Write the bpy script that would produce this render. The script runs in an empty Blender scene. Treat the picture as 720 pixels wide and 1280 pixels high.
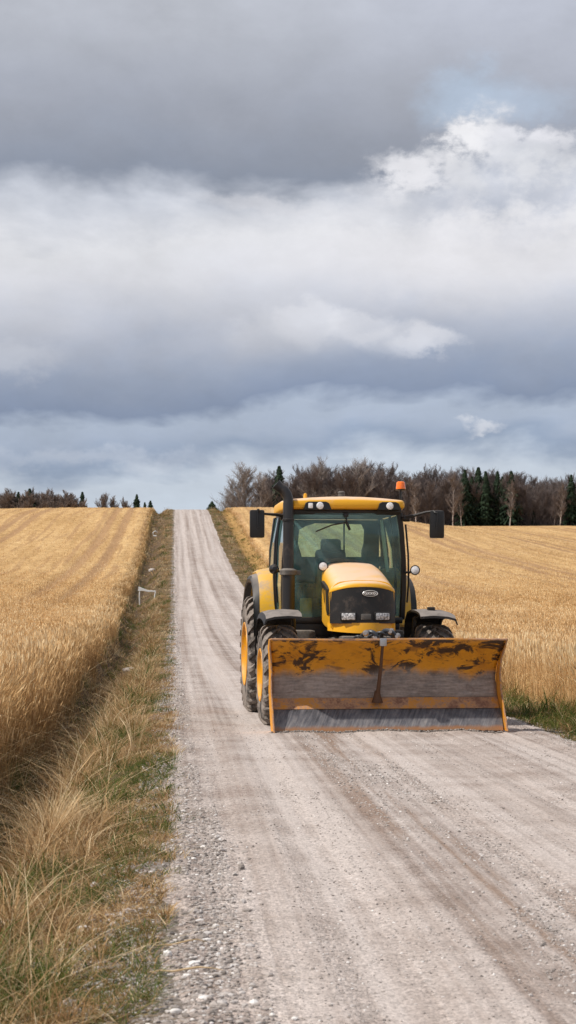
import bpy, bmesh, math, random
import numpy as np
from mathutils import Vector, Matrix

random.seed(7)
RNG = np.random.default_rng(11)
PI = math.pi
COL = bpy.context.scene.collection
SC = bpy.context.scene
CAM_H = 1.6
F = 2200.0

# ------------------------------------------------------------------ camera
cd = bpy.data.cameras.new('camera')
cam = bpy.data.objects.new('camera', cd)
COL.objects.link(cam)
cam.location = (0, 0, CAM_H)
cam.rotation_euler = (PI/2, 0, 0)
cd.sensor_fit = 'VERTICAL'
cd.sensor_width = 24
cd.sensor_height = 36
cd.lens = F/1280*36
cd.shift_y = (755-640)/1280
cd.clip_start = 0.1
cd.clip_end = 6000
cd.dof.use_dof = True
cd.dof.focus_distance = 23.5
cd.dof.aperture_fstop = 7.0
SC.camera = cam
SC.view_settings.view_transform = 'Standard'
SC.view_settings.look = 'None'
SC.view_settings.exposure = 0.0
SC.view_settings.gamma = 1.0

# ------------------------------------------------------------------ node expression helper
class E:
    """tiny arithmetic wrapper over shader math nodes"""
    def __init__(s, nt, sock): s.nt, s.s = nt, sock
    def _m(s, op, *a, clamp=False):
        n = s.nt.nodes.new('ShaderNodeMath'); n.operation = op; n.use_clamp = clamp
        for i, v in enumerate((s,)+a):
            if isinstance(v, E): s.nt.links.new(v.s, n.inputs[i])
            else: n.inputs[i].default_value = float(v)
        return E(s.nt, n.outputs[0])
    def __add__(s, o): return s._m('ADD', o)
    __radd__ = __add__
    def __sub__(s, o): return s._m('SUBTRACT', o)
    def __rsub__(s, o): return (s*-1)+o
    def __mul__(s, o): return s._m('MULTIPLY', o)
    __rmul__ = __mul__
    def __truediv__(s, o): return s._m('DIVIDE', o)
    def pow(s, o): return s._m('POWER', o)
    def sqrt(s): return s._m('SQRT')
    def abs(s): return s._m('ABSOLUTE')
    def clamp(s): return s._m('ADD', 0.0, clamp=True)
    def mn(s, o): return s._m('MINIMUM', o)
    def mx(s, o): return s._m('MAXIMUM', o)
    def step(s, a, b):            # smoothstep from a to b (a may exceed b)
        n = s.nt.nodes.new('ShaderNodeMapRange'); n.interpolation_type = 'SMOOTHSTEP'
        s.nt.links.new(s.s, n.inputs[0])
        lo, hi, t0, t1 = (a, b, 0, 1) if a < b else (b, a, 1, 0)
        n.inputs[1].default_value = lo; n.inputs[2].default_value = hi
        n.inputs[3].default_value = t0; n.inputs[4].default_value = t1
        return E(s.nt, n.outputs[0])

def setin(nt, inp, v):
    if isinstance(v, E): nt.links.new(v.s, inp)
    elif hasattr(v, 'is_linked'): nt.links.new(v, inp)
    elif isinstance(v, (tuple, list)) and len(inp.default_value) == 4 and len(v) == 3: inp.default_value = (*v, 1)
    else: inp.default_value = v

def comb(nt, x, y, z):
    n = nt.nodes.new('ShaderNodeCombineXYZ')
    for i, v in enumerate((x, y, z)): setin(nt, n.inputs[i], v)
    return n.outputs[0]

def noise(nt, vec, scale=1.0, detail=4, rough=0.5, dist=0.0, lac=2.0):
    n = nt.nodes.new('ShaderNodeTexNoise')
    if vec is not None: nt.links.new(vec, n.inputs['Vector'])
    n.inputs['Scale'].default_value = scale; n.inputs['Detail'].default_value = detail
    n.inputs['Roughness'].default_value = rough; n.inputs['Distortion'].default_value = dist
    n.inputs['Lacunarity'].default_value = lac
    return E(nt, n.outputs[0])

def mixc(nt, f, a, b):
    n = nt.nodes.new('ShaderNodeMix'); n.data_type = 'RGBA'
    setin(nt, n.inputs[0], f); setin(nt, n.inputs[6], a); setin(nt, n.inputs[7], b)
    return n.outputs[2]

def ramp(nt, f, stops, interp='LINEAR'):
    n = nt.nodes.new('ShaderNodeValToRGB'); n.color_ramp.interpolation = interp
    cr = n.color_ramp
    while len(cr.elements) < len(stops): cr.elements.new(0.5)
    for e, (p, c) in zip(cr.elements, stops): e.position = p
    for e, (p, c) in zip(cr.elements, stops): e.position = p; e.color = (*c, 1)
    nt.links.new(f.s, n.inputs[0])
    return n.outputs[0]

def sepxyz(nt, vec):
    n = nt.nodes.new('ShaderNodeSeparateXYZ'); nt.links.new(vec, n.inputs[0])
    return [E(nt, n.outputs[i]) for i in range(3)]

# ------------------------------------------------------------------ sky and sun
SUN_EL = math.radians(50)
sx, sy = -0.93, -0.36
sl = math.hypot(sx, sy)
sdir = Vector((sx/sl*math.cos(SUN_EL), sy/sl*math.cos(SUN_EL), math.sin(SUN_EL)))
world = bpy.data.worlds.new('World'); SC.world = world; world.use_nodes = True
nt = world.node_tree; nt.nodes.clear()
wo = nt.nodes.new('ShaderNodeOutputWorld'); bg = nt.nodes.new('ShaderNodeBackground')
nt.links.new(bg.outputs[0], wo.inputs[0])
sky = nt.nodes.new('ShaderNodeTexSky'); sky.sky_type = 'NISHITA'; sky.sun_disc = False
sky.sun_elevation = SUN_EL; sky.sun_rotation = math.atan2(sx, sy) % (2*PI)
tc = nt.nodes.new('ShaderNodeTexCoord')
X, Y, Z = sepxyz(nt, tc.outputs['Generated'])
az = X._m('ARCTAN2', Y)
el = Z._m('ARCTANGENT')*0 + Z._m('ARCTAN2', (X*X+Y*Y).sqrt())
ux = az*2.2+0.36                      # azimuth and elevation in milli units
vy = 0.755-el*2.2
skyv = comb(nt, ux*2.2, vy*5.0, 0.3)
n1 = noise(nt, skyv, 1.3, 5, 0.55, 0.3)
n2 = noise(nt, comb(nt, ux*7, vy*12, 5.2), 1.0, 6, 0.6, 0.2)
n3 = noise(nt, comb(nt, ux*14, vy*18, 9.1), 1.0, 6, 0.62, 0.1)
w = vy + (n1-0.5)*0.16 + (n2-0.5)*0.035 + (ux-0.36)*0.02
wr = (w+0.4)/1.2
def P(v): return (v+0.4)/1.2
base = ramp(nt, wr, [
    (P(-0.40), (.40, .42, .48)), (P(-0.05), (.54, .565, .625)), (P(0.05), (.485, .51, .575)),
    (P(0.16), (.35, .375, .44)), (P(0.230), (.27, .305, .38)), (P(0.260), (.57, .60, .67)), (P(0.30), (.76, .77, .81)),
    (P(0.345), (.70, .71, .76)), (P(0.41), (.49, .52, .60)), (P(0.465), (.33, .38, .485)),
    (P(0.510), (.245, .30, .415)), (P(0.528), (.41, .475, .585)), (P(0.543), (.40, .465, .58)),
    (P(0.563), (.30, .37, .49)), (P(0.588), (.56, .625, .71)), (P(0.68), (.57, .645, .73))])
na = noise(nt, comb(nt, ux*9, vy*13, 2.2), 1.0, 8, 0.62)
nb = noise(nt, comb(nt, ux*9, vy*13, 17.2), 1.0, 8, 0.62)
nd = noise(nt, comb(nt, ux*22, vy*30, 4.2), 1.0, 6, 0.6)
U2 = ux+(na-.5)*.16+(nd-.5)*.04
V2 = vy+(nb-.5)*.11+(nd-.5)*.035
def ell(cx, cy, rx, ry, soft=0.5, U=None, V=None):
    dx = ((U or U2)-cx)/rx; dy = ((V or V2)-cy)/ry
    return (dx*dx+dy*dy).sqrt().step(1+soft, max(1-soft, 0))
col = base
# thinner, brighter cloud on the right with a pale blue opening
skn = nt.nodes.new('ShaderNodeVectorMath'); skn.operation = 'SCALE'; skn.inputs[3].default_value = 0.10
nt.links.new(sky.outputs[0], skn.inputs[0])
blue = mixc(nt, 0.75, skn.outputs[0], (.58, .68, .82))
col = mixc(nt, ell(.72, .03, .24, .12, .8)*0.6, col, (.50, .53, .62))
col = mixc(nt, ell(.69, .262, .17, .062, .6)*0.85, col, mixc(nt, (nd*.5+na*.5).step(.40, .58), (.56, .59, .67), (.76, .77, .81)))
col = mixc(nt, ell(.60, .32, .22, .05, .9)*0.6, col, (.82, .81, .84))
col = mixc(nt, ell(.585, .135, .060, .030, .7)*0.8, col, blue)
col = mixc(nt, ell(.66, .150, .05, .020, .8)*0.5, col, blue)
puff = (nd*.6+nb*.4).step(.42, .56)
col = mixc(nt, ell(.595, .190, .055, .034, .6)*puff, col, (.88, .88, .91))
col = mixc(nt, ell(.52, .232, .05, .024, .6)*puff*.9, col, (.86, .86, .90))
col = mixc(nt, ell(.69, .195, .04, .014, .8)*puff*.8, col, (.82, .82, .87))
col = mixc(nt, ell(.600, .265, .075, .016, .8)*(1-puff*.5)*0.75, col, (.46, .50, .59))
col = mixc(nt, ell(.34, .262, .09, .010, .9)*0.45, col, (.78, .78, .82))
# heaped cloud tops below the bright band: crisp above, melting away below
U3 = ux+(na-.5)*.07+(nd-.5)*.035; V3 = vy+(nb-.5)*.07+(nd-.5)*.035
fade = vy.step(.462, .405)
fade2 = (vy+(ux-.54)*-0.12).step(.470, .430)
for cx, cy, rx, ry, s_, f_ in ((.365, .425, .085, .042, .42, fade), (.385, .408, .040, .022, .5, fade), (.452, .413, .044, .022, .55, fade), (.50, .430, .06, .022, .45, fade2), (.535, .436, .045, .016, .5, fade2)):
    col = mixc(nt, ell(cx, cy, rx, ry, .30, U3, V3)*f_*s_, col, (.72, .73, .78))
col = mixc(nt, ell(.015, .452, .06, .020, .5, U3, V3)*0.45, col, (.62, .64, .70))
col = mixc(nt, ell(.597, .522, .020, .006, .95)*0.55, col, (.80, .81, .85))
col = mixc(nt, ell(.14, .578, .16, .010, .95)*0.35, col, (.62, .66, .74))
col = mixc(nt, ell(.25, .555, .2, .010, .9)*0.35, col, (.36, .42, .53))
fine = (n2-0.5)*0.36 + (n1-.5)*.40 + (n3-.5)*.12 + (nb-.5)*.18 + 1.0
sc = nt.nodes.new('ShaderNodeVectorMath'); sc.operation = 'SCALE'
nt.links.new(col, sc.inputs[0]); nt.links.new(fine.s, sc.inputs[3])
nt.links.new(sc.outputs[0], bg.inputs[0]); bg.inputs[1].default_value = 1.0

sd = bpy.data.lights.new('sun', 'SUN'); sd.energy = 4.3; sd.angle = math.radians(0.9); sd.color = (1.0, .93, .84)
so = bpy.data.objects.new('sun', sd); COL.objects.link(so)
so.rotation_euler = (-sdir).to_track_quat('-Z', 'Y').to_euler()

# ------------------------------------------------------------------ materials
def mat(name):
    m = bpy.data.materials.new(name); m.use_nodes = True
    t = m.node_tree; b = t.nodes['Principled BSDF']
    return m, t, b
def pos(t):
    g = t.nodes.new('ShaderNodeNewGeometry'); return g.outputs['Position']
def objc(t):
    g = t.nodes.new('ShaderNodeTexCoord'); return g.outputs['Object']
def bump(t, b, h, strength=0.5, dist=0.02):
    n = t.nodes.new('ShaderNodeBump'); n.inputs['Strength'].default_value = strength; n.inputs['Distance'].default_value = dist
    t.links.new(h.s, n.inputs['Height']); t.links.new(n.outputs[0], b.inputs['Normal'])

def m_dusty(name, c, rough=.45, dust=(.42, .34, .27), amount=.5, top=.6, metallic=0.0, scale=6, spec=.5):
    """paint or rubber with road dust: patchy everywhere and thicker on surfaces that face up"""
    m, t, b = mat(name)
    v = objc(t)
    a = noise(t, v, scale, 6, .6); f = noise(t, v, scale*7, 4, .6)
    g = t.nodes.new('ShaderNodeNewGeometry')
    nz = sepxyz(t, g.outputs['Normal'])[2]
    d = (a*0.75+f*0.25).step(.62-.22*amount, .78-.10*amount)*amount
    up = nz.step(.35, .95)*top*(a.step(.25, .62)*.5+.5)
    k = (d+up).mn(0.92)
    t.links.new(mixc(t, k, c, dust), b.inputs['Base Color'])
    setin(t, b.inputs['Roughness'], k*(.92-rough)+rough)
    b.inputs['Metallic'].default_value = metallic
    b.inputs['Specular IOR Level'].default_value = spec
    bump(t, b, a*.3+f*.7, .12, .01)
    return m

M = {}
M['yellow'] = m_dusty('yellow_paint', (.80, .40, .012), .32, (.52, .36, .25), .45, .0)
M['yellow_top'] = m_dusty('dusty_yellow_paint', (.82, .42, .015), .38, (.72, .52, .38), .42, 1.0, scale=3)
M['fender_yellow'] = m_dusty('muddy_yellow_paint', (.78, .43, .02), .4, (.45, .34, .24), 1.0, .45, scale=4)
M['black'] = m_dusty('black_plastic', (.010, .010, .011), .42, (.20, .17, .15), .22, .35)
M['cab_black'] = m_dusty('black_cab_paint', (.007, .007, .008), .35, (.16, .14, .12), .12, .25)
M['grille'] = m_dusty('dusty_black_grille', (.009, .008, .008), .45, (.11, .085, .07), .55, .3, scale=9)
M['fender_black'] = m_dusty('dusty_black_fender', (.012, .012, .013), .5, (.27, .24, .22), .3, .95)
M['pipe'] = m_dusty('black_exhaust_paint', (.018, .018, .020), .38, (.17, .14, .12), .35, .5, scale=5)
M['tyre'] = m_dusty('muddy_rubber', (.035, .032, .030), .85, (.30, .26, .23), 1.25, .5, scale=5, spec=.3)
M['rim'] = m_dusty('yellow_rim_paint', (.78, .34, .008), .45, (.40, .29, .21), .65, .3)
M['grey_metal'] = m_dusty('dusty_grey_metal', (.09, .085, .08), .5, (.27, .24, .21), .7, .5)
M['steel'] = m_dusty('bare_steel', (.42, .42, .43), .35, (.30, .25, .21), .4, .3, metallic=.7)
M['hose'] = m_dusty('hose_rubber', (.025, .035, .05), .35, (.2, .18, .16), .3, .3)
M['seat'] = m_dusty('dark_seat_fabric', (.035, .038, .045), .85, (.09, .08, .07), .2, .1)
M['blind'] = m_dusty('olive_blind_fabric', (.78, .80, .62), .8, (.5, .5, .4), .3, .1, scale=12)
_t = M['blind'].node_tree; _b = _t.nodes['Principled BSDF']; _tl = _t.nodes.new('ShaderNodeBsdfTranslucent'); _tl.inputs[0].default_value = (.80, .82, .62, 1)
_mx = _t.nodes.new('ShaderNodeMixShader'); _mx.inputs[0].default_value = .5
_t.links.new(_b.outputs[0], _mx.inputs[1]); _t.links.new(_tl.outputs[0], _mx.inputs[2]); _t.links.new(_mx.outputs[0], _t.nodes['Material Output'].inputs[0])
M['interior'] = m_dusty('teal_grey_interior_trim', (.07, .105, .11), .7, (.15, .17, .16), .3, .1)
M['dark_rust'] = m_dusty('dark_rust', (.10, .045, .02), .7, (.05, .03, .02), .6, .2)
M['silver'] = m_dusty('silver_emblem', (.75, .75, .74), .3, (.4, .35, .3), .3, .1, metallic=.3)
M['white_metal'] = m_dusty('chipped_white_paint', (.72, .72, .70), .6, (.35, .30, .26), .45, .0)

m, t, b = mat('lamp_glass'); b.inputs['Roughness'].default_value = .12; v = objc(t); t.links.new(ramp(t, noise(t, v, 45, 3, .7), [(.38, (.10, .105, .11)), (.62, (.75, .76, .78))]), b.inputs['Base Color'])
b.inputs['Coat Weight'].default_value = 1.0
v = objc(t); bump(t, b, noise(t, v, 60, 2), .3, .01); M['lens'] = m
m, t, b = mat('white_lamp_glass'); b.inputs['Roughness'].default_value = .12; v = objc(t); t.links.new(ramp(t, noise(t, v, 45, 3, .7), [(.3, (.55, .56, .58)), (.55, (.90, .91, .93))]), b.inputs['Base Color']); b.inputs['Coat Weight'].default_value = 1.0; M['lamp'] = m
m, t, b = mat('orange_lens'); b.inputs['Base Color'].default_value = (.95, .20, .01, 1); b.inputs['Roughness'].default_value = .15
b.inputs['Coat Weight'].default_value = .6
b.inputs['Subsurface Weight'].default_value = .3; b.inputs['Subsurface Scale'].default_value = .05; M['amber'] = m

for key, nm_g, ga, gb, gc in (('glass', 'tinted_cab_glass', .30, .12, (.26, .52, .54, 1)), ('rear_glass', 'dusty_rear_glass', .15, .06, (.30, .40, .34, 1))):
    m = bpy.data.materials.new(nm_g); m.use_nodes = True; t = m.node_tree; t.nodes.clear()
    o = t.nodes.new('ShaderNodeOutputMaterial')
    tr = t.nodes.new('ShaderNodeBsdfTransparent'); tr.inputs[0].default_value = (.66, .90, .90, 1)
    gl = t.nodes.new('ShaderNodeBsdfGlossy'); gl.inputs[0].default_value = (1, 1, 1, 1); gl.inputs['Roughness'].default_value = .04
    df = t.nodes.new('ShaderNodeBsdfDiffuse'); df.inputs[0].default_value = gc
    fr = t.nodes.new('ShaderNodeFresnel'); fr.inputs[0].default_value = 1.45
    v = objc(t); dn = noise(t, v, 3.0, 5, .6)
    mx1 = t.nodes.new('ShaderNodeMixShader'); t.links.new((dn.step(.3, .75)*ga+gb).s, mx1.inputs[0])
    t.links.new(tr.outputs[0], mx1.inputs[1]); t.links.new(df.outputs[0], mx1.inputs[2])
    mx2 = t.nodes.new('ShaderNodeMixShader'); t.links.new(fr.outputs[0], mx2.inputs[0])
    t.links.new(mx1.outputs[0], mx2.inputs[1]); t.links.new(gl.outputs[0], mx2.inputs[2])
    t.links.new(mx2.outputs[0], o.inputs[0]); M[key] = m

# blade steel: worn paint, scraped grey band, rust blotches
m, t, b = mat('worn_orange_blade_paint')
v = objc(t); x, y, z = sepxyz(t, v)
na = noise(t, v, 2.2, 6, .62); nb = noise(t, comb(t, x*1.0, y, z*1.7), 3.0, 8, .68, .7); nc = noise(t, v, 30, 4, .6)
ns = noise(t, comb(t, x*3, y, z*22), 2.0, 4, .6)
orange = ramp(t, na, [(.3, (.50, .19, .008)), (.5, (.70, .30, .010)), (.7, (.58, .25, .03))])
lim = z + (noise(t, comb(t, x*1.1, 3.0, z*.4), 1.3, 6, .6)-.5)*.62 + (nc-.5)*.03
grey = ramp(t, ns*.4+nc*.2+na*.4, [(.36, (.12, .108, .102)), (.50, (.25, .225, .215)), (.60, (.37, .33, .31)), (.70, (.30, .20, .13))])
rust = (nb+(noise(t, v, 1.1, 3)-.5)*.35).step(.495, .565)*(z.step(.50, .72))
c1 = mixc(t, rust*.95, orange, (.022, .012, .009))
thin = noise(t, comb(t, x*2, 0, z*6), 2, 6, .65, .4).step(.54, .66)*.6
c1 = mixc(t, thin, c1, (.10, .045, .02))
gm = lim.step(.80, .66)*.93
c2 = mixc(t, gm, c1, grey)
rr = nb.step(.55, .66)*z.step(.8, .6)*.5
c2 = mixc(t, rr, c2, (.12, .06, .035))
t.links.new(c2, b.inputs['Base Color']); b.inputs['Roughness'].default_value = .5
setin(t, b.inputs['Roughness'], nc*.3+.35)
bump(t, b, na*.5+nc*.2+nb*.5, .6, .03)
M['blade'] = m
m, t, b = mat('rusty_orange_paint')
v = objc(t); na = noise(t, v, 4, 7, .7); nc = noise(t, v, 40, 3)
t.links.new(ramp(t, na*.8+nc*.2, [(.32, (.52, .22, .02)), (.44, (.56, .25, .05)), (.50, (.42, .24, .14)), (.60, (.22, .11, .07))]), b.inputs['Base Color'])
b.inputs['Roughness'].default_value = .6; bump(t, b, na, .3, .01); M['rusty'] = m
m, t, b = mat('bright_orange_plate')
v = objc(t); na = noise(t, v, 6, 6, .65); nc = noise(t, v, 40, 3)
t.links.new(ramp(t, na*.8+nc*.2, [(.3, (.80, .34, .012)), (.54, (.76, .32, .02)), (.64, (.40, .20, .08)), (.75, (.12, .06, .035))]), b.inputs['Base Color'])
b.inputs['Roughness'].default_value = .5; bump(t, b, na, .2, .01); M['plate'] = m
m, t, b = mat('scraped_cutting_edge')
v = objc(t); x, y, z = sepxyz(t, v)
st = noise(t, comb(t, x*30-z*14, 0, z*5), 1.0, 6, .7); na = noise(t, v, 7, 5, .6); low = noise(t, v, 2.0, 3)
c1 = ramp(t, st*.62+na*.38-(z-.13)*.75*(low+.3), [(.30, (.040, .040, .046)), (.45, (.12, .12, .135)), (.60, (.24, .23, .235)), (.74, (.40, .37, .34))])
c1 = mixc(t, (z+(na-.5)*.08).step(.085, .03)*.9, c1, (.36, .17, .07))
t.links.new(c1, b.inputs['Base Color']); b.inputs['Roughness'].default_value = .42; b.inputs['Metallic'].default_value = .25
bump(t, b, st*.6+na*.4, .4, .01); M['edge'] = m

# vegetation, tint attribute picks the colour of each blade
def m_veg(name, stops, transl=.25, rough=.7):
    m, t, b = mat(name)
    a = t.nodes.new('ShaderNodeAttribute'); a.attribute_name = 'tint'
    c = ramp(t, E(t, a.outputs['Fac']), stops)
    b.inputs['Roughness'].default_value = rough; b.inputs['Specular IOR Level'].default_value = .25
    t.links.new(c, b.inputs['Base Color'])
    if transl:
        tl = t.nodes.new('ShaderNodeBsdfTranslucent'); t.links.new(c, tl.inputs[0])
        mx = t.nodes.new('ShaderNodeMixShader'); mx.inputs[0].default_value = transl
        t.links.new(b.outputs[0], mx.inputs[1]); t.links.new(tl.outputs[0], mx.inputs[2])
        t.links.new(mx.outputs[0], t.nodes['Material Output'].inputs[0])
    return m
M['wheat'] = m_veg('ripe_grain', [(0, (.20, .115, .045)), (.25, (.41, .245, .10)), (.55, (.66, .43, .205)), (.8, (.80, .585, .32)), (1, (.90, .74, .47))], .3)
M['grass'] = m_veg('verge_grass', [(0, (.035, .075, .012)), (.2, (.085, .13, .022)), (.36, (.17, .16, .04)), (.5, (.24, .145, .060)), (.68, (.40, .235, .105)), (.85, (.56, .38, .19)), (1, (.80, .65, .42))], .28)
M['needles'] = m_veg('spruce_needles', [(0, (.010, .022, .012)), (1, (.030, .055, .028))], .1)
M['twig_brown'] = m_veg('brown_twigs', [(0, (.105, .085, .080)), (1, (.205, .166, .155))], 0)
M['twig_grey'] = m_veg('grey_twigs', [(0, (.20, .175, .16)), (1, (.36, .31, .28))], 0)
M['twig_mid'] = m_veg('mid_twigs', [(0, (.13, .105, .095)), (1, (.27, .215, .185))], 0)
m, t, b = mat('grey_bark'); v = pos(t); x, y, z = sepxyz(t, v)
t.links.new(ramp(t, noise(t, comb(t, x*3, y*3, z*.7), 2, 4), [(.3, (.08, .06, .05)), (.7, (.20, .16, .14))]), b.inputs['Base Color']); b.inputs['Roughness'].default_value = .9; M['bark'] = m
m, t, b = mat('birch_bark'); v = pos(t); x, y, z = sepxyz(t, v)
t.links.new(ramp(t, noise(t, comb(t, x*1, y*1, z*2.0), 2, 4), [(.3, (.12, .09, .08)), (.45, (.38, .33, .30)), (.7, (.55, .50, .47))]), b.inputs['Base Color']); b.inputs['Roughness'].default_value = .9; M['birch'] = m

# gravel road
SL = .0645
def ucoord(t):
    p = pos(t); x, y, z = sepxyz(t, p); return x + y*SL + .02, x, y, z, p
m, t, b = mat('gravel_road')
u, x, y, z, p = ucoord(t)
st1 = noise(t, comb(t, u*3.0, y*.022, 0), 1.0, 5, .5)
st2 = noise(t, comb(t, u*11, y*.055, 3.3), 1.0, 4, .6)
g1 = noise(t, p, 55, 4, .65); g2 = noise(t, p, 18, 3, .6); pt = noise(t, p, 1.3, 5, .6)
vor = t.nodes.new('ShaderNodeTexVoronoi'); vor.inputs['Scale'].default_value = 75; t.links.new(p, vor.inputs['Vector'])
vc = sepxyz(t, vor.outputs['Color'])[0]
vor2 = t.nodes.new('ShaderNodeTexVoronoi'); vor2.inputs['Scale'].default_value = 34; t.links.new(p, vor2.inputs['Vector'])
vc2 = sepxyz(t, vor2.outputs['Color'])[0]
def gs(c0, w0): q = (u-c0)*(1/w0); return (q*q*-1)._m('EXPONENT')
near = y.step(110, 30)
tone = st1*.34+(st2-.5)*near*.30+.15+pt*.30+.105+(noise(t, comb(t, u*2, y*.08, 31), 1, 3)+.5)*(gs(.95, .22)+gs(2.25, .28)*.8+gs(3.15, .2)*.7+gs(4.05, .24)*.8-gs(1.6, .22)*.5-gs(2.72, .15)*.6-.35)*.065
c = ramp(t, tone, [(.40, (.22, .178, .152)), (.46, (.33, .268, .235)), (.50, (.42, .352, .318)), (.54, (.50, .432, .395)), (.61, (.62, .55, .512))])
red = ((u-1.82).abs().step(.55, .05)*y.step(34, 18)*1.3+.22)*noise(t, comb(t, u*2.6, y*.10, 7), 1, 6, .65).step(.45, .62)
c = mixc(t, (red*.75).mn(.8), c, (.30, .205, .150))
loose = ((u).step(.75, .15) + st1.step(.5, .36)*.5).mn(1.0)
grain = (vc-.5)*.60*(loose*.7+.5) + (vc2-.5)*.35*(loose*.8+.2) + (g1-.5)*.8 + (g2-.5)*.35
sc = t.nodes.new('ShaderNodeVectorMath'); sc.operation = 'SCALE'
t.links.new(c, sc.inputs[0]); t.links.new((grain+.81).mx(.3).s, sc.inputs[3])
t.links.new(sc.outputs[0], b.inputs['Base Color']); b.inputs['Roughness'].default_value = .92; b.inputs['Specular IOR Level'].default_value = .2
vd = E(t, vor.outputs['Distance'])
bump(t, b, g1*.5+g2*.5+st2*.8 - vd*.7*(loose+.25), .55, .022)
M['road'] = m

m, t, b = mat('stones')
a = t.nodes.new('ShaderNodeAttribute'); a.attribute_name = 'tint'
t.links.new(ramp(t, E(t, a.outputs['Fac']), [(0, (.10, .09, .085)), (.3, (.24, .21, .19)), (.6, (.38, .34, .315)), (.85, (.52, .485, .465)), (1, (.74, .72, .70))]), b.inputs['Base Color'])
b.inputs['Roughness'].default_value = .9; M['stone'] = m

m, t, b = mat('verge_and_field_soil')
u, x, y, z, p = ucoord(t)
s1 = noise(t, p, 1.2, 6, .62); s2 = noise(t, p, 22, 5, .65); s3 = noise(t, comb(t, u*.9, y*.06, 1), 1, 4, .6)
soil = ramp(t, s1*.5+s2*.5, [(.3, (.05, .034, .024)), (.5, (.11, .075, .048)), (.62, (.22, .155, .09)), (.75, (.33, .24, .15))])
straw = ramp(t, s2*.6+s3*.4, [(.3, (.22, .13, .05)), (.55, (.42, .26, .10)), (.75, (.58, .39, .17))])
gv = ramp(t, s1*.40+s2*.50+s3*.1, [(.36, (.05, .045, .022)), (.47, (.115, .085, .045)), (.55, (.20, .135, .075)), (.66, (.38, .27, .16))])
ditch = (u+1.9+(s1-.5)*.8).abs().step(1.0, .3) 
c = mixc(t, ditch, gv, soil)
c = mixc(t, (u+(s1-.5)*1.2+(s2-.5)*.4).step(-.30, .0)*u.step(.5, .2), c, ramp(t, s2, [(.3, (.13, .11, .095)), (.5, (.26, .225, .20)), (.7, (.42, .38, .35))]))
fld = ((u-.0).step(-2.6, -3.0) + (u).step(6.2, 7.0)).clamp()
c = mixc(t, fld, c, straw)
wood = y.step(322, 330)
c = mixc(t, wood, c, (.06, .042, .03))
t.links.new(c, b.inputs['Base Color']); b.inputs['Roughness'].default_value = .95; b.inputs['Specular IOR Level'].default_value = .1
bump(t, b, s1*.4+s2*.6, .8, .05); M['ground'] = m

m, t, b = mat('grain_canopy')
u, x, y, z, p = ucoord(t)
c1 = noise(t, comb(t, x*.9, y*.5, 0), 1.0, 6, .62); c2 = noise(t, p, 9, 5, .7); c3 = noise(t, comb(t, u*.55, y*.03, 4), 1, 4, .6, .2)
c4 = noise(t, p, 3.2, 5, .65)
c = ramp(t, c1*.28+c2*.22+c3*.25+c4*.25, [(.36, (.27, .155, .065)), (.45, (.44, .27, .115)), (.52, (.60, .395, .185)), (.59, (.70, .49, .245)), (.68, (.80, .61, .34))])
trk = noise(t, comb(t, u*1.5, y*.05, 8), 1.0, 3, .5, .4)
tr1 = (trk.step(.56, .64))*c3.step(.40, .60)*y.step(70, 110)
c = mixc(t, tr1*.55, c, (.33, .19, .095))
ln = ((u+(noise(t, comb(t, u*.15, y*.02, 5), 1, 2)-.5)*3)*(2*PI/1.9))._m('SINE').step(.45, 1.0)*y.step(80, 130)*noise(t, comb(t, u*.25, y*.02, 12), 1, 3).step(.42, .60)
c = mixc(t, ln*.6, c, (.36, .21, .11))
tl_ = (((u+120)._m('MODULO', 12))-6).abs().step(.75, .25).mx((((u+121.9)._m('MODULO', 12))-6).abs().step(.75, .25))*y.step(70, 110)
c = mixc(t, tl_*.7, c, (.34, .20, .11))
t.links.new(c, b.inputs['Base Color']); b.inputs['Roughness'].default_value = .9; b.inputs['Specular IOR Level'].default_value = .1
bump(t, b, c2*.5+c4*.5, .9, .15); M['canopy'] = m

# ------------------------------------------------------------------ mesh helpers
def tag(o, label=None, cat=None, group=None, kind=None):
    if label: o['label'] = label
    if cat: o['category'] = cat
    if group: o['group'] = group
    if kind: o['kind'] = kind
    return o
def link(name, me, m, parent=None):
    o = bpy.data.objects.new(name, me); COL.objects.link(o)
    for mm in (m if isinstance(m, (list, tuple)) else [m]): me.materials.append(mm)
    if parent: o.parent = parent
    return o
def empty(name, loc, rz=0):
    o = bpy.data.objects.new(name, None); COL.objects.link(o)
    o.location = loc; o.rotation_euler = (0, 0, rz); o.empty_display_size = .2
    return o
def np_mesh(name, V, Q, tint=None, smooth=False):
    """V (n,3) vertices, Q (m,k) faces of equal size k"""
    V = np.asarray(V, dtype=np.float32); Q = np.asarray(Q, dtype=np.int32)
    me = bpy.data.meshes.new(name); k = Q.shape[1]
    me.vertices.add(len(V)); me.vertices.foreach_set('co', V.ravel())
    me.loops.add(Q.size); me.loops.foreach_set('vertex_index', Q.ravel())
    me.polygons.add(len(Q)); me.polygons.foreach_set('loop_start', np.arange(0, Q.size, k, dtype=np.int32))
    me.polygons.foreach_set('loop_total', np.full(len(Q), k, dtype=np.int32))
    me.polygons.foreach_set('use_smooth', np.full(len(Q), smooth, dtype=bool))
    me.update(calc_edges=True)
    if tint is not None:
        at = me.attributes.new('tint', 'FLOAT', 'POINT'); at.data.foreach_set('value', np.asarray(tint, dtype=np.float32).ravel())
    return me
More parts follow.
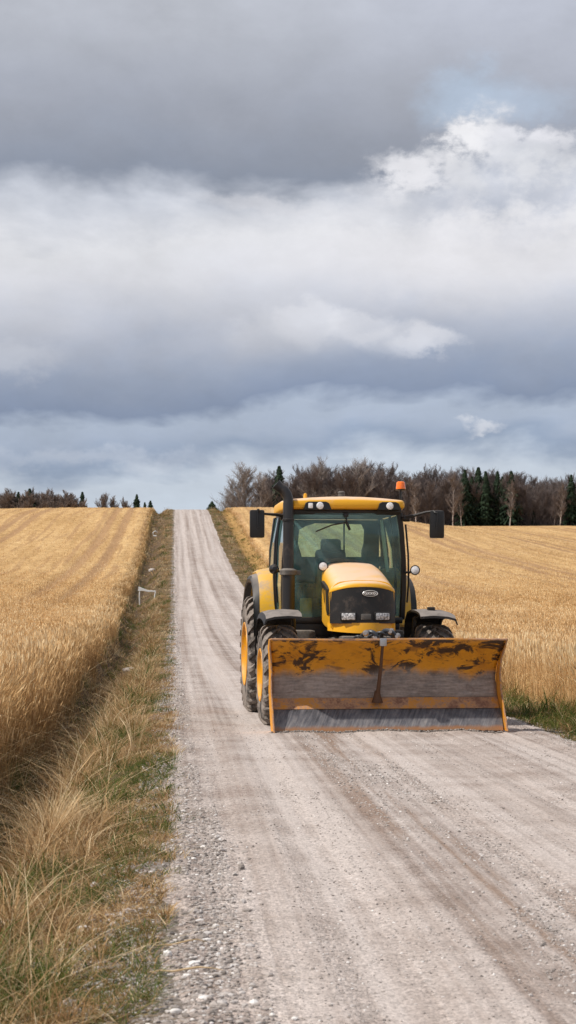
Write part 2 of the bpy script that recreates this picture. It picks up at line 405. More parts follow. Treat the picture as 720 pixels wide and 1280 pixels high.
class MB:
    def __init__(s): s.bm = bmesh.new()
    def box(s, c, d, bev=.0, rot=None, taper=None):
        r = bmesh.ops.create_cube(s.bm, size=1.0)
        vs = r['verts']
        for v in vs:
            v.co = Vector((v.co.x*d[0], v.co.y*d[1], v.co.z*d[2]))
            if taper and v.co.z > 0: v.co.x *= taper[0]; v.co.y *= taper[1]
        if bev:
            es = list({e for v in vs for e in v.link_edges})
            rr = bmesh.ops.bevel(s.bm, geom=es, offset=bev, segments=2, affect='EDGES', profile=.6)
            vs = list({v for f in rr['faces'] for v in f.verts} | {v for v in vs if v.is_valid})
        mt = Matrix.Translation(c)
        if rot: mt = mt @ Matrix.Rotation(rot[0], 4, 'X') @ Matrix.Rotation(rot[1], 4, 'Y') @ Matrix.Rotation(rot[2], 4, 'Z')
        bmesh.ops.transform(s.bm, matrix=mt, verts=vs); return s
    def loft(s, loops, cap=True, closed=True):
        rows = [[s.bm.verts.new(p) for p in l] for l in loops]
        n = len(rows[0])
        for a, b in zip(rows, rows[1:]):
            for i in range(n if closed else n-1):
                j = (i+1) % n
                s.bm.faces.new((a[i], a[j], b[j], b[i]))
        if cap and closed:
            s.bm.faces.new(rows[0][::-1]); s.bm.faces.new(rows[-1])
        return s
    def tube(s, pts, r, n=10, cap=True):
        pts = [Vector(p) for p in pts]
        rs = r if isinstance(r, (list, tuple)) else [r]*len(pts)
        loops = []; up = None
        for i, p in enumerate(pts):
            d = (pts[min(i+1, len(pts)-1)]-pts[max(i-1, 0)]).normalized()
            if up is None:
                up = d.orthogonal().normalized()
            up = (up-d*up.dot(d)).normalized(); sd_ = d.cross(up)
            loops.append([p+(up*math.cos(2*PI*k/n)+sd_*math.sin(2*PI*k/n))*rs[i] for k in range(n)])
        return s.loft(loops, cap)
    def lathe(s, prof, axis='X', c=(0, 0, 0), n=40):
        """prof list of (along, radius)"""
        c = Vector(c); loops = []
        for k in range(n):
            a = 2*PI*k/n; l = []
            for (h, r) in prof:
                ca, sa = math.cos(a)*r, math.sin(a)*r
                l.append(c+Vector({'X': (h, ca, sa), 'Y': (ca, h, sa), 'Z': (ca, sa, h)}[axis]))
            loops.append(l)
        loops.append(loops[0])
        rows = [[s.bm.verts.new(p) for p in l] for l in loops[:-1]]; rows.append(rows[0])
        for a, b in zip(rows, rows[1:]):
            for i in range(len(prof)-1):
                try: s.bm.faces.new((a[i], a[i+1], b[i+1], b[i]))
                except ValueError: pass
        return s
    def prism(s, poly, a, b, axis='X'):
        """2D poly extruded from a to b; axis X: poly is (y,z); Y: (x,z); Z: (x,y)"""
        def mk(p, h): return {'X': (h, p[0], p[1]), 'Y': (p[0], h, p[1]), 'Z': (p[0], p[1], h)}[axis]
        return s.loft([[mk(p, a) for p in poly], [mk(p, b) for p in poly]])
    def build(s, name, m, parent=None, smooth=True, ang=35, bev=0):
        bmesh.ops.remove_doubles(s.bm, verts=s.bm.verts, dist=1e-5)
        bmesh.ops.recalc_face_normals(s.bm, faces=s.bm.faces)
        me = bpy.data.meshes.new(name); s.bm.to_mesh(me); s.bm.free()
        if smooth:
            me.polygons.foreach_set('use_smooth', np.ones(len(me.polygons), dtype=bool))
            me.set_sharp_from_angle(angle=math.radians(ang))
        o = link(name, me, m, parent)
        if bev:
            md = o.modifiers.new('bevel', 'BEVEL'); md.width = bev; md.segments = 2; md.limit_method = 'ANGLE'; md.angle_limit = math.radians(40)
        return o

def vnoise(x, y, seed=0):
    def h(i, j):
        n = (i*374761393 + j*668265263 + seed*974634777) & 0xffffffff
        n = ((n ^ (n >> 13))*1274126177) & 0xffffffff
        return ((n ^ (n >> 16)) & 0xffff)/65535.0
    x = np.asarray(x, dtype=np.float64); y = np.asarray(y, dtype=np.float64)
    xi = np.floor(x).astype(np.int64); yi = np.floor(y).astype(np.int64)
    fx = x-xi; fy = y-yi; fx = fx*fx*(3-2*fx); fy = fy*fy*(3-2*fy)
    return (h(xi, yi)*(1-fx)+h(xi+1, yi)*fx)*(1-fy)+(h(xi, yi+1)*(1-fx)+h(xi+1, yi+1)*fx)*fy
def fbm(x, y, seed=0, o=4):
    r = 0; a = .5; tot = 0
    for k in range(o):
        r = r+a*vnoise(np.asarray(x)*2**k, np.asarray(y)*2**k, seed+k*17); tot += a; a *= .5
    return r/tot
def sstep(a, b, x):
    t_ = np.clip((x-a)/(b-a), 0, 1); return t_*t_*(3-2*t_)

# ------------------------------------------------------------------ terrain
_z = np.arange(-60, 3000, 1.0)
def _smooth(zs, es, k=14):
    p = np.interp(_z, zs, es); g = np.exp(-.5*(np.arange(-3*k, 3*k+1)/k)**2); g /= g.sum()
    pp = np.pad(p, 3*k, mode='edge'); return np.convolve(pp, g, mode='valid')
ROADP = _smooth([-60, 30, 60, 85, 111, 140, 169, 200, 225, 245, 262, 280, 300, 350, 600, 3000],
                [0, 0, .1, .85, 2.1, 4.1, 6.6, 9.8, 12.5, 14.55, 15.85, 16.3, 16.2, 15.6, 8, -60], 9)
RIGHTP = _smooth([-60, 30, 60, 111, 169, 225, 262, 300, 332, 360, 450, 700, 3000],
                 [0, 0, .2, 1.5, 4.7, 8.9, 11.8, 14.4, 16.1, 16.4, 15, 6, -60], 9)
def XL(Zd): return -.02-SL*Zd
ROADW = 4.8
def eL(Zd): return np.interp(Zd, [22, 50, 110, 250], [2.15, 2.2, 3.0, 3.1])
def cR(Zd): return np.interp(Zd, [30, 90], [.95, 3.0])
def basee(Xd, Zd):
    u = Xd-XL(Zd)
    w_ = sstep(8, 62, u)
    return np.interp(Zd, _z, ROADP)*(1-w_)+np.interp(Zd, _z, RIGHTP)*w_
def ground(Xd, Zd):
    Xd = np.asarray(Xd, float); Zd = np.asarray(Zd, float)
    u = Xd-XL(Zd); e = basee(Xd, Zd)
    d = -u; k = eL(Zd)/3.0
    left = np.interp(d/k, [0, .3, 1.2, 1.75, 2.2, 2.6, 3.0, 4.0], [-.035, -.05, -.13, -.55, -.74, -.62, -.12, -.03])
    d2 = u-ROADW; kr = sstep(35, 95, Zd)
    rfar = np.interp(d2, [0, .3, 1.5, 2.0, 2.5, 3.0, 4.0], [-.035, -.05, -.12, -.38, -.42, -.12, 0])
    rnear = np.interp(d2, [0, .5, 1.2], [-.045, -.07, -.05])
    right = rnear*(1-kr)+rfar*kr
    cs = np.where(u < 0, left, np.where(u > ROADW, right, -.035-.05*np.clip(np.minimum(u, ROADW-u)/.3, 0, 1)))
    off = np.where(u < 0, d, np.where(u > ROADW, d2, 0))
    nz = (fbm(Xd*1.6, Zd*1.6, 3)-.5)*.16*np.clip(off/.8, 0, 1) + (fbm(Xd*6, Zd*6, 5)-.5)*.05*np.clip(off/.2, 0, 1)
    big = (fbm(Xd*.035+9, Zd*.02, 8)-.5)*1.2*sstep(70, 150, Zd)*np.clip((off-3)/15, 0, 1)
    return e+cs+nz+big
def grid_mesh(name, us, zs, hf, m, parent=None):
    U, Zg = np.meshgrid(us, zs); Xg = U+XL(Zg)
    V = np.stack([Xg, Zg, hf(Xg, Zg, U)], -1).reshape(-1, 3)
    nu, nz_ = len(us), len(zs)
    i = np.arange(nz_-1)[:, None]*nu+np.arange(nu-1)[None]
    Q = np.stack([i, i+1, i+1+nu, i+nu], -1).reshape(-1, 4)
    return link(name, np_mesh(name, V, Q, smooth=True), m, parent)
def seg(*a):
    out = []
    for s0, s1, st in a: out.append(np.arange(s0, s1, st))
    return np.unique(np.concatenate(out).round(4))
us = np.concatenate([-np.geomspace(1500, 8, 26), np.arange(-7.5, -4, .5), np.arange(-4, .4, .07), np.array([.6, 1.5, 2.4, 3.3, 4.2]), np.arange(4.5, 9, .1), np.arange(9.5, 20, .8), np.arange(21, 80, 3), np.geomspace(82, 1500, 18)])
zs = np.concatenate([np.array([-60, -30, -15, -8, -4, -1]), seg((1, 16, .08), (16, 40, .2), (40, 110, .6), (110, 300, 1.5), (300, 460, 6)), np.geomspace(470, 3000, 16)])
tag(grid_mesh('ground', us, zs, lambda x, z, u: ground(x, z), M['ground']), kind='structure')

def roadz(Xd, Zd, u):
    e = np.interp(Zd, _z, ROADP)
    cr = .03*(1-((u-2.4)/2.4)**2)
    rut = sum(-a*np.exp(-((u-c)/s_)**2) for a, c, s_ in ((.020, .95, .22), (.022, 2.05, .25), (.018, 3.1, .2), (.022, 4.1, .25)))
    wob = (fbm(u*5, Zd*.12, 21)-.5)*.028+(fbm(u*16, Zd*.2, 22)-.5)*.012
    ed = np.minimum(u, ROADW-u)
    edn = ed+(fbm(Xd*2.2, Zd*1.6, 31)-.5)*.35
    edge = -.30*np.clip(.05-edn, 0, 1)
    return e+cr+rut+wob+edge-.02
tag(grid_mesh('gravel_road', np.concatenate([np.arange(-.42, .5, .045), np.arange(.5, 4.3, .05), np.arange(4.3, 5.25, .05)]),
    np.concatenate([np.array([-60, -30, -10, 0.]), seg((1, 16, .12), (16, 45, .3), (45, 120, 1), (120, 330, 2.2))]), roadz, M['road']), kind='structure')

# ------------------------------------------------------------------ blades (grain, grass)
def blades(Pn, h, w, lean, bend, prof, tint, az=None, nseg=3, droop=0.0, tadd=None, ss=None):
    """one bent ribbon per root point; prof = relative width at each of the nseg+1 levels"""
    n = len(Pn)
    if az is None: az = RNG.uniform(0, 2*PI, n)
    dirx, diry = np.cos(az), np.sin(az)
    wa = RNG.uniform(0, PI, n)
    wx, wy = np.cos(wa), np.sin(wa)
    V = np.zeros((n, (nseg+1)*2, 3), np.float32)
    for k in range(nseg+1):
        s_ = ss[k] if ss else k/nseg
        off = h*(lean*s_+bend*s_**2.2)
        zz = h*(s_-droop*bend*s_**3)*np.sqrt(np.clip(1-(lean*.6)**2, .02, 1))
        for q, sg in ((0, -.5), (1, .5)):
            V[:, k*2+q, 0] = Pn[:, 0]+dirx*off+wx*w*prof[k]*sg
            V[:, k*2+q, 1] = Pn[:, 1]+diry*off+wy*w*prof[k]*sg
            V[:, k*2+q, 2] = Pn[:, 2]+zz
    base_ = np.arange(n)[:, None]*((nseg+1)*2)
    Q = np.concatenate([base_+np.array([[2*k, 2*k+1, 2*k+3, 2*k+2]]) for k in range(nseg)], 0)
    T = np.repeat(tint, (nseg+1)*2)+(0 if tadd is None else np.tile(np.repeat(tadd, 2), n))
    return V.reshape(-1, 3), Q, np.clip(T, 0, 1)
def merge(parts):
    V, Q, T, o = [], [], [], 0
    for v, q, t_ in parts: V.append(v); Q.append(q+o); T.append(t_); o += len(v)
    return np.concatenate(V), np.concatenate(Q), np.concatenate(T)
def cropH(Zd): return np.interp(Zd, [20, 60, 110, 160, 400], [.86, .80, .62, .36, .30])

def canopy(side):
    """dense mass of stems below the ears, as a bumpy closed shell with a ragged front"""
    ds = np.concatenate([[0, .02, .1, .22], np.arange(.4, 6, .18), np.geomspace(6.3, 160, 70)])
    zs_ = seg((8, 45, .25), (45, 110, .6), (110, 335, 1.6))
    D, Zg = np.meshgrid(ds, zs_)
    wig = (fbm(Zg*1.1, D*0+3, 41+side)-.5)*.6+(fbm(Zg*.2, D*0, 47+side)-.5)*.8
    e0 = (eL(Zg) if side < 0 else cR(Zg))+.28+wig*(1.15 if side < 0 else .6)
    u = -(e0+D) if side < 0 else ROADW+e0+D
    Xg = XL(Zg)+u
    hh = cropH(Zg)
    rise = np.clip(D/.5, 0, 1)**.5
    nz = (fbm(Xg*2.2, Zg*1.1, 51)-.5)*.30+(fbm(Xg*7, Zg*4, 52)-.5)*.16
    far = sstep(60, 130, Zg)
    rows = np.exp(-(((u*1.0) % 12-6)/.35)**2)+np.exp(-(((u+1.9) % 12-6)/.35)**2)
    rows2 = np.sin(u*2*PI/1.35+fbm(u*.2, Zg*.03, 61)*5)
    z_ = ground(Xg, Zg)+rise*hh*((.60+.12*far)+nz*(1-.55*far))+hh*.16*far-rows*hh*.22-rows2*.03*far
    z_ = np.where(D < .01, ground(Xg, Zg)-.1, z_)
    V = np.stack([Xg, Zg, z_], -1).reshape(-1, 3)
    nu = len(ds); i = np.arange(len(zs_)-1)[:, None]*nu+np.arange(nu-1)[None]
    Q = np.stack([i, i+1, i+1+nu, i+nu], -1).reshape(-1, 4)
    if side < 0: Q = Q[:, ::-1]
    return V, Q
def crop(side):
    parts = []
    for z0, z1, dens, ws in ((9, 30, 420, 1.0), (30, 50, 230, 1.25), (50, 80, 95, 1.9), (80, 130, 45, 2.8), (130, 200, 14, 4.5), (200, 300, 6, 7)):
        wmax = .164*z1+(3.5 if z1 < 90 else 6)
        n = int(dens*(z1-z0)*wmax)
        Zd = RNG.uniform(z0, z1, n); D = RNG.uniform(0, 1, n)*wmax
        # extra stems right at the standing edge
        ne = int(dens*(z1-z0)*.9)
        Zd = np.concatenate([Zd, RNG.uniform(z0, z1, ne)]); D = np.concatenate([D, np.abs(RNG.normal(0, .28, ne))])
        wig = (fbm(Zd*1.1, Zd*0+3, 41+side)-.5)*.6+(fbm(Zd*.2, Zd*0, 47+side)-.5)*.8
        e0 = (eL(Zd) if side < 0 else cR(Zd))+wig*(1.15 if side < 0 else .6)
        u = -(e0+D) if side < 0 else ROADW+e0+D
        Xd = XL(Zd)+u
        ok = np.abs(Xd) < .164*Zd+(3 if z1 < 90 else 6)
        trk = (np.abs((u % 12)-6) < .3) | (np.abs(((u+1.9) % 12)-6) < .3)
        ok &= ~(trk & (RNG.random(len(Xd)) < .75))
        Xd, Zd, D = Xd[ok], Zd[ok], D[ok]; n = len(Xd)
        g = ground(Xd, Zd); hh = cropH(Zd)
        deep = np.clip((D-.7)/.5, 0, 1)*.42     # stems inside the mass only show their upper half
        root = np.stack([Xd, Zd, g+hh*deep], 1)
        clump = fbm(Xd*1.1, Zd*.7, 71)
        h_ = hh*(1.06-deep)*(.80+.42*clump)*RNG.uniform(.74, 1.10, n)
        lodge = sstep(.62, .78, fbm(Xd*.9, Zd*.6, 73))*.7
        azm = np.where(RNG.random(n) < .22, RNG.normal(.3, 1.0, n)+3*fbm(Xd*.35, Zd*.3, 77), RNG.uniform(0, 2*PI, n))
        edge = np.clip(1-D/.6, 0, 1)
        azm = np.where(RNG.random(n) < edge*.15, (0 if side < 0 else PI)+RNG.normal(0, .7, n), azm)
        tint = .56+.6*(clump-.5)+RNG.normal(0, .19, n)+.14*(fbm(Xd*.2, Zd*.1, 79)-.5)*3-edge*.13*(1 if side < 0 else .5)
        wv = RNG.uniform(.0038, .0062, n)*ws*(1 if z1 > 30 else .95)
        lean = np.abs(RNG.normal(.05, .06, n))+lodge*.35; bend = np.abs(RNG.normal(.06, .07, n))+lodge*.2+edge*.02
        parts.append(blades(root, h_, wv, lean, bend, (.8, .7, .7, 3.0, 1.0), tint, azm, 4, .35, (-.16, -.12, -.06, .14, .18), (0, .4, .84, .93, 1.0)))
        # drooping dry leaves low in the stand
        if z1 <= 80:
            s_ = RNG.random(n) < .45
            r2 = root[s_].copy(); r2[:, 2] += h_[s_]*RNG.uniform(.15, .6, s_.sum())
            parts.append(blades(r2, h_[s_]*RNG.uniform(.25, .5, s_.sum()), wv[s_]*1.8, np.full(s_.sum(), .3), RNG.uniform(.3, 1.3, s_.sum()), (.6, 1, .8, .2), tint[s_]-.08, None, 3, .7))
    return merge(parts)
for side, lab in ((-1, 'golden ripe grain crop standing in the field left of the road beyond the ditch'), (1, 'golden ripe grain crop standing in the field right of the road behind the tractor')):
    v1, q1 = canopy(side)
    V, Q, T = crop(side)
    me = np_mesh('grain_crop', np.concatenate([v1, V]), np.concatenate([q1, Q+len(v1)]), np.concatenate([np.full(len(v1), .5), T]))
    o = link('grain_crop', me, [M['canopy'], M['wheat']])
    mi = np.zeros(len(q1)+len(Q), np.int32); mi[len(q1):] = 1; me.polygons.foreach_set('material_index', mi)
    sm = np.zeros(len(mi), bool); sm[:len(q1)] = True; me.polygons.foreach_set('use_smooth', sm)
    tag(o, lab, 'grain crop', kind='stuff')

def verge(side):
    parts = []
    for z0, z1, dens, ws in ((4.5, 9, 2700, .85), (9, 14, 2000, 1.0), (14, 26, 1300, 1.15), (26, 50, 480, 1.7), (50, 110, 150, 2.8), (110, 290, 42, 5.0)):
        wid = 3.3
        n = int(dens*(z1-z0)*wid)
        if side > 0 and z1 <= 14: n //= 3
        Zd = RNG.uniform(z0, z1, n); D = RNG.uniform(-.16, wid, n)
        lim = (eL(Zd) if side < 0 else cR(Zd))+.25
        jag = (fbm(Zd*2.2, Zd*0+side, 81)-.5)*.6+(fbm(Zd*.5, Zd*0+side, 82)-.5)*.35
        start = np.where(Zd < 10.5, .16*(10.5-Zd)/4, -.05)-jag*.5
        ok = (D < lim) & (D > start)
        Zd, D = Zd[ok], D[ok]
        u = -D if side < 0 else ROADW+D
        Xd = XL(Zd)+u
        ok = np.abs(Xd) < .164*Zd+2.2
        Xd, Zd, D = Xd[ok], Zd[ok], D[ok]
        cl = fbm(Xd*3.0, Zd*2.2, 83); c2_ = fbm(Xd*.9, Zd*.55, 85); c3_ = fbm(Xd*1.8+4, Zd*.9, 87)
        if len(Xd) < 30: continue
        keep = RNG.random(len(Xd)) < np.clip((cl-.32)*4.0, .25, 1)
        inner = D < .35
        Xd, Zd, D, cl, c2_, c3_ = (a[keep] for a in (Xd, Zd, D, cl, c2_, c3_)); n = len(Xd)
        k = eL(Zd)/3.0 if side < 0 else np.ones(n)
        dd = D/k
        indt = np.exp(-((dd-2.15)/.5)**2); 
        if side > 0: indt = indt*sstep(60, 100, Zd)
        tallz = sstep(.15, 1.0, D)
        hgt = (.065+.17*tallz*(.25+1.3*np.clip((cl-.3)*2, 0, 1)))*np.exp(RNG.normal(0, .42, n))
        if side > 0: hgt = (.06+.17*sstep(0, .8, D))*np.exp(RNG.normal(0, .35, n))*(.6+.8*cl)
        hgt = np.clip(hgt, .03, .62)
        grn = sstep(.50, .62, c2_*.5+c3_*.5)+.7*sstep(9.2, 7.4, Zd)*sstep(.38, .55, c3_)
        if side > 0: grn = np.maximum(grn*.6+.35*sstep(.35, .5, c3_), sstep(50, 30, Zd)*.95)
        tint = np.where(RNG.random(n) < grn*.85, RNG.uniform(.02, .36, n), np.clip(RNG.normal(.68, .17, n)+(fbm(Xd*2+8, Zd*1.2, 89)-.5)*.5-.10*sstep(.7, 1.8, dd)*0-.12*indt, .3, 1))
        tint = np.where((D < .6) & (tint > .4), tint-.04, tint)
        pale = RNG.random(n) < .12
        tint = np.where(pale & (tint > .4), RNG.uniform(.88, 1, n), tint)
        azv = RNG.uniform(0, 2*PI, n); tuft = RNG.random(n) < .55
        nt_ = max(8, n//26); ci = RNG.integers(0, max(n, 1), nt_); pick = ci[RNG.integers(0, nt_, n)]
        spread_ = .028*ws
        dx_, dy_ = RNG.normal(0, spread_, n), RNG.normal(0, spread_, n)
        Xd = np.where(tuft, Xd[pick]+dx_, Xd); Zd = np.where(tuft, Zd[pick]+dy_, Zd)
        azv = np.where(tuft, np.arctan2(dy_, dx_)+RNG.normal(0, .5, n), azv)
        hb_ = np.exp(RNG.normal(0, .45, n))
        hgt = np.where(tuft, hgt[pick]*1.15*RNG.uniform(.6, 1.25, n), hgt*.8)
        tint = np.where(tuft, np.clip(tint[pick]+RNG.normal(0, .07, n), 0, 1), tint)
        D = np.where(tuft, D[pick], D); indt = np.where(tuft, indt[pick], indt)
        hgt = hgt*(1-.45*indt); mat_ = (~tuft) & (RNG.random(n) < .55)      # flattened litter
        rootz = ground(Xd, Zd)-.012+np.where(mat_, RNG.uniform(0, .035, n), 0)
        root = np.stack([Xd, Zd, rootz], 1)
        wv = RNG.uniform(.0022, .0048, n)*ws*1.15
        lean = np.abs(RNG.normal(.28, .25, n))+.3*indt; bend = np.abs(RNG.normal(.45, .35, n))+.3*indt
        lean = np.where(mat_, RNG.uniform(1.2, 1.6, n), np.where(tuft, np.abs(RNG.normal(.12, .14, n)), lean)); bend = np.where(tuft, RNG.uniform(.1, .9, n), bend)
        hgt = hgt*np.where(Zd < 12, .82, 1)
        hgt = np.where(mat_, hgt*RNG.uniform(.6, 1.2, n), hgt)
        wv_k = np.where(mat_, 1.35, np.where(RNG.random(n) < .12, 2.3, 1.0))
        parts.append(blades(root, hgt, wv*wv_k, lean, bend, (1, .95, .75, .25), tint, azv, 3, .42))
        if z1 <= 26 and side < 0:
            m_ = int(2200*(z1-z0)*.8*(1 if z1 <= 14 else .4)); z_ = RNG.uniform(z0, z1, m_); d_ = RNG.uniform(0, .8, m_)**1.0
            st_ = np.where(z_ < 10.5, .14*(10.5-z_)/4, -.03)-(fbm(z_*2.2, z_*0+side, 81)-.5)*.33
            k_ = (d_ > st_) & (fbm((XL(z_)-d_)*4, z_*3, 95) > .40); z_, d_ = z_[k_], d_[k_]; m_ = len(z_); x_ = XL(z_)-d_
            gsel = (fbm(x_*1.8, z_*1.1, 96) > .52) & (RNG.random(m_) < .75)
            parts.append(blades(np.stack([x_, z_, ground(x_, z_)-.004], 1), RNG.uniform(.025, .10, m_), RNG.uniform(.003, .0065, m_)*ws, RNG.uniform(.1, 1.5, m_), RNG.uniform(.2, 1.2, m_), (1, .95, .75, .25), np.where(gsel, RNG.uniform(.05, .35, m_), RNG.uniform(.45, .98, m_)), None, 3, .4))
        # long tangled dead stalks
        if z1 <= 50:
            m_ = int(n*.06)
            idx = RNG.choice(n, m_)
            idx = idx[D[idx] > .45]
            r2 = root[idx].copy(); r2[:, 2] += .03; m_ = len(idx)
            parts.append(blades(r2, RNG.uniform(.3, .75, m_)*(1 if side < 0 else .5), wv[idx]*1.0, RNG.uniform(.1, 1.3, m_), RNG.uniform(.2, 1.6, m_), (1, .9, .8, .7, .5, .2), RNG.uniform(.72, 1.0, m_), None, 5, .55))
    return merge(parts)
for side, nm, lab in ((-1, 'verge_grass', 'dry brown and green grass along the left edge of the gravel road'), (1, 'verge_grass', 'short greener grass strip between the gravel road and the right grain field')):
    V, Q, T = verge(side)
    tag(link(nm, np_mesh(nm, V, Q, T), M['grass']), lab, 'grass', kind='stuff')

# ------------------------------------------------------------------ loose stones
def ico():
    bm = bmesh.new(); bmesh.ops.create_icosphere(bm, subdivisions=1, radius=1)
    v = np.array([x.co[:] for x in bm.verts]); f = np.array([[l.index for l in x.verts] for x in bm.faces]); bm.free(); return v, f
IV, IF = ico()
def stones(Xd, Zd, zz, size, tint):
    n = len(Xd)
    sc_ = size[:, None]*RNG.uniform(.6, 1.3, (n, 3)); sc_[:, 2] *= .62
    a = RNG.uniform(0, 2*PI, n); ca, sa = np.cos(a), np.sin(a)
    V = IV[None]*RNG.uniform(.75, 1.2, (n, len(IV), 1))*sc_[:, None, :]
    x = V[..., 0]*ca[:, None]-V[..., 1]*sa[:, None]; y = V[..., 0]*sa[:, None]+V[..., 1]*ca[:, None]
    V = np.stack([x+Xd[:, None], y+Zd[:, None], V[..., 2]+zz[:, None]], -1)
    Q = IF[None]+np.arange(n)[:, None, None]*len(IV)
    return V.reshape(-1, 3), Q.reshape(-1, 3), np.repeat(tint, len(IV))
sp = []
for z0, z1, u0, u1, dens, s0, s1 in ((4.5, 9, -.55, .42, 4200, .0025, .017), (9, 14, -.45, .35, 2800, .003, .016), (4.5, 12, -.5, .5, 110, .014, .030), (14, 30, -.3, .25, 1500, .006, .014), (30, 70, -.25, .2, 350, .010, .024), (70, 160, -.2, .15, 60, .02, .045),
                                     (4.5, 9, .35, 4, 2400, .0018, .0085), (9, 16, .3, 5.0, 900, .0025, .010), (16, 26, .3, 5.1, 300, .0035, .011), (14, 30, 4.5, 5.1, 900, .005, .014), (30, 60, 4.5, 5.1, 200, .01, .024),
                                     (7, 22, 1.45, 2.25, 1300, .003, .013)):
    n = int(dens*(z1-z0)*(u1-u0)); Zd = RNG.uniform(z0, z1, n); u = RNG.uniform(u0, u1, n)
    c_ = fbm(u*5, Zd*.6, 91); ok = RNG.random(n) < np.clip((c_-.25)*2.6, .05, 1)
    if u1 > 1 or u0 > 2: ok &= (fbm(u*4, Zd*.25, 92) > .46) | (RNG.random(n) < .25)
    Zd, u = Zd[ok], u[ok]; Xd = XL(Zd)+u; n = len(Zd)
    sz = s0+(s1-s0)*RNG.random(n)**3
    zz = np.where((u > -.42) & (u < 5.2), np.maximum(roadz(Xd, Zd, u), ground(Xd, Zd)), ground(Xd, Zd))+sz*RNG.uniform(-.25, .35, n)
    sp.append(stones(Xd, Zd, zz, sz, np.clip(RNG.normal(.55, .24, n), 0, 1)))
n = 2600; bx = RNG.uniform(-1.30, 1.66, n); by = .03-np.abs(RNG.normal(0, .05, n)); sz = .003+.015*RNG.random(n)**3
Xd = 1.06+bx*math.cos(.1096)-by*math.sin(.1096); Zd = 22+bx*math.sin(.1096)+by*math.cos(.1096)
sp.append(stones(Xd, Zd, roadz(Xd, Zd, Xd-XL(Zd))+sz*RNG.uniform(0, 1.2, n), sz, np.clip(RNG.normal(.30, .18, n), 0, 1)))
V, Q, T = merge(sp)
tag(link('loose_gravel', np_mesh('loose_gravel', V, Q, T), M['stone']), 'loose grey gravel stones scattered on the road and its shoulders', 'gravel', kind='stuff')

def rock(name, x, zd, r, sq, seed, tint, label):
    bm = bmesh.new(); bmesh.ops.create_icosphere(bm, subdivisions=3, radius=1)
    for v in bm.verts:
        c = v.co.copy(); d = 1+.45*(float(fbm(c.x*1.3+seed, c.y*1.3+c.z*2.1, seed))-.5)*2*.5
        v.co = Vector((c.x*d*sq[0], c.y*d*sq[1], c.z*d*sq[2]))*r
    me = bpy.data.meshes.new(name); bm.to_mesh(me); bm.free()
    me.polygons.foreach_set('use_smooth', np.ones(len(me.polygons), bool))
    at = me.attributes.new('tint', 'FLOAT', 'POINT'); at.data.foreach_set('value', np.full(len(me.vertices), tint, np.float32))
    o = link(name, me, M['stone']); o.location = (x, zd, float(ground(x, zd))+r*sq[2]*.45)
    return tag(o, label, 'stone')
def at(px, py, zh=0.0):
    """pixel of the photograph -> point on flat ground at height zh"""
    Zd = F*(CAM_H-zh)/(py-755); return (px-360)/F*Zd, Zd
for nm_, px, py, r, sq, seed, tn, lab in (
    ('fieldstone', 106, 1153, .035, (1.2, .9, .6), 2, 1.0, 'pale round stone in the grass, larger of the pair near the bottom left'),
    ('fieldstone', 121, 1160, .026, (1.0, .9, .7), 5, .9, 'small grey stone in the grass just right of the pale round one'),
    ('fieldstone', 45, 1200, .045, (1.0, .9, .8), 9, .02, 'dark brown stone half sunk in grass at the bottom left'),
    ('fieldstone', 18, 1140, .06, (1.4, .9, .5), 12, .55, 'flat grey stone in dry grass at the left edge of the photo'),
    ('fieldstone', 232, 978, .05, (1.5, 1.0, .25), 14, .95, 'flat whitish stone at the grass edge beside the road'),
    ('fieldstone', 219, 1270, .02, (1.2, 1, .7), 17, .95, 'small white stone on the gravel shoulder at the bottom of the photo')):
    x_, zd_ = at(px, py, -.05); rock(nm_, x_, zd_, r, sq, seed, tn, lab)

# feathery pale tuft in the foreground and two straw stalks lying on the shoulder
x_, zd_ = at(62, 1052, -.1); n = 170
root = np.stack([x_+RNG.normal(0, .018, n), zd_+RNG.normal(0, .02, n), np.full(n, float(ground(x_, zd_))-.01)], 1)
azs = np.where(RNG.random(n) < .6, RNG.normal(.25, .8, n), RNG.uniform(0, 2*PI, n))
V, Q, T = blades(root, RNG.uniform(.28, .52, n), RNG.uniform(.003, .006, n), RNG.uniform(.0, .55, n), RNG.uniform(.1, .7, n), (1, .9, .8, .6, .3), RNG.uniform(.85, 1, n), azs, 4, .3)
tag(link('grass_tuft', np_mesh('grass_tuft', V, Q, T), M['grass']), 'feathery pale straw tuft fanning out of the verge at lower left', 'grass tuft')
for px, py, L, a_, lab in ((232, 1208, .34, -.05, 'pale dry stalk lying on gravel at the lower left, nearer and longer of the two'), (225, 1175, .25, .30, 'pale dry stalk lying on gravel at lower left, just above a longer one')):
    x_, zd_ = at(px, py, 0)
    mb = MB(); pts = []
    for k in range(7):
        s_ = (k/6-.5)*L; xx = x_+s_*math.cos(a_); yy = zd_+s_*math.sin(a_)*1.2
        zz = max(float(roadz(np.array(xx), np.array(yy), np.array(xx-XL(yy)))), float(ground(xx, yy)))
        pts.append((xx, yy, zz+.012+.006*math.sin(k*1.7)))
    mb.tube(pts, [.0025, .004, .005, .005, .0045, .003, .0015], 6)
    o = mb.build('dry_stalk', M['grass']); me = o.data
    a2 = me.attributes.new('tint', 'FLOAT', 'POINT'); a2.data.foreach_set('value', np.full(len(me.vertices), .93, np.float32))
    tag(o, lab, 'dry stalk')

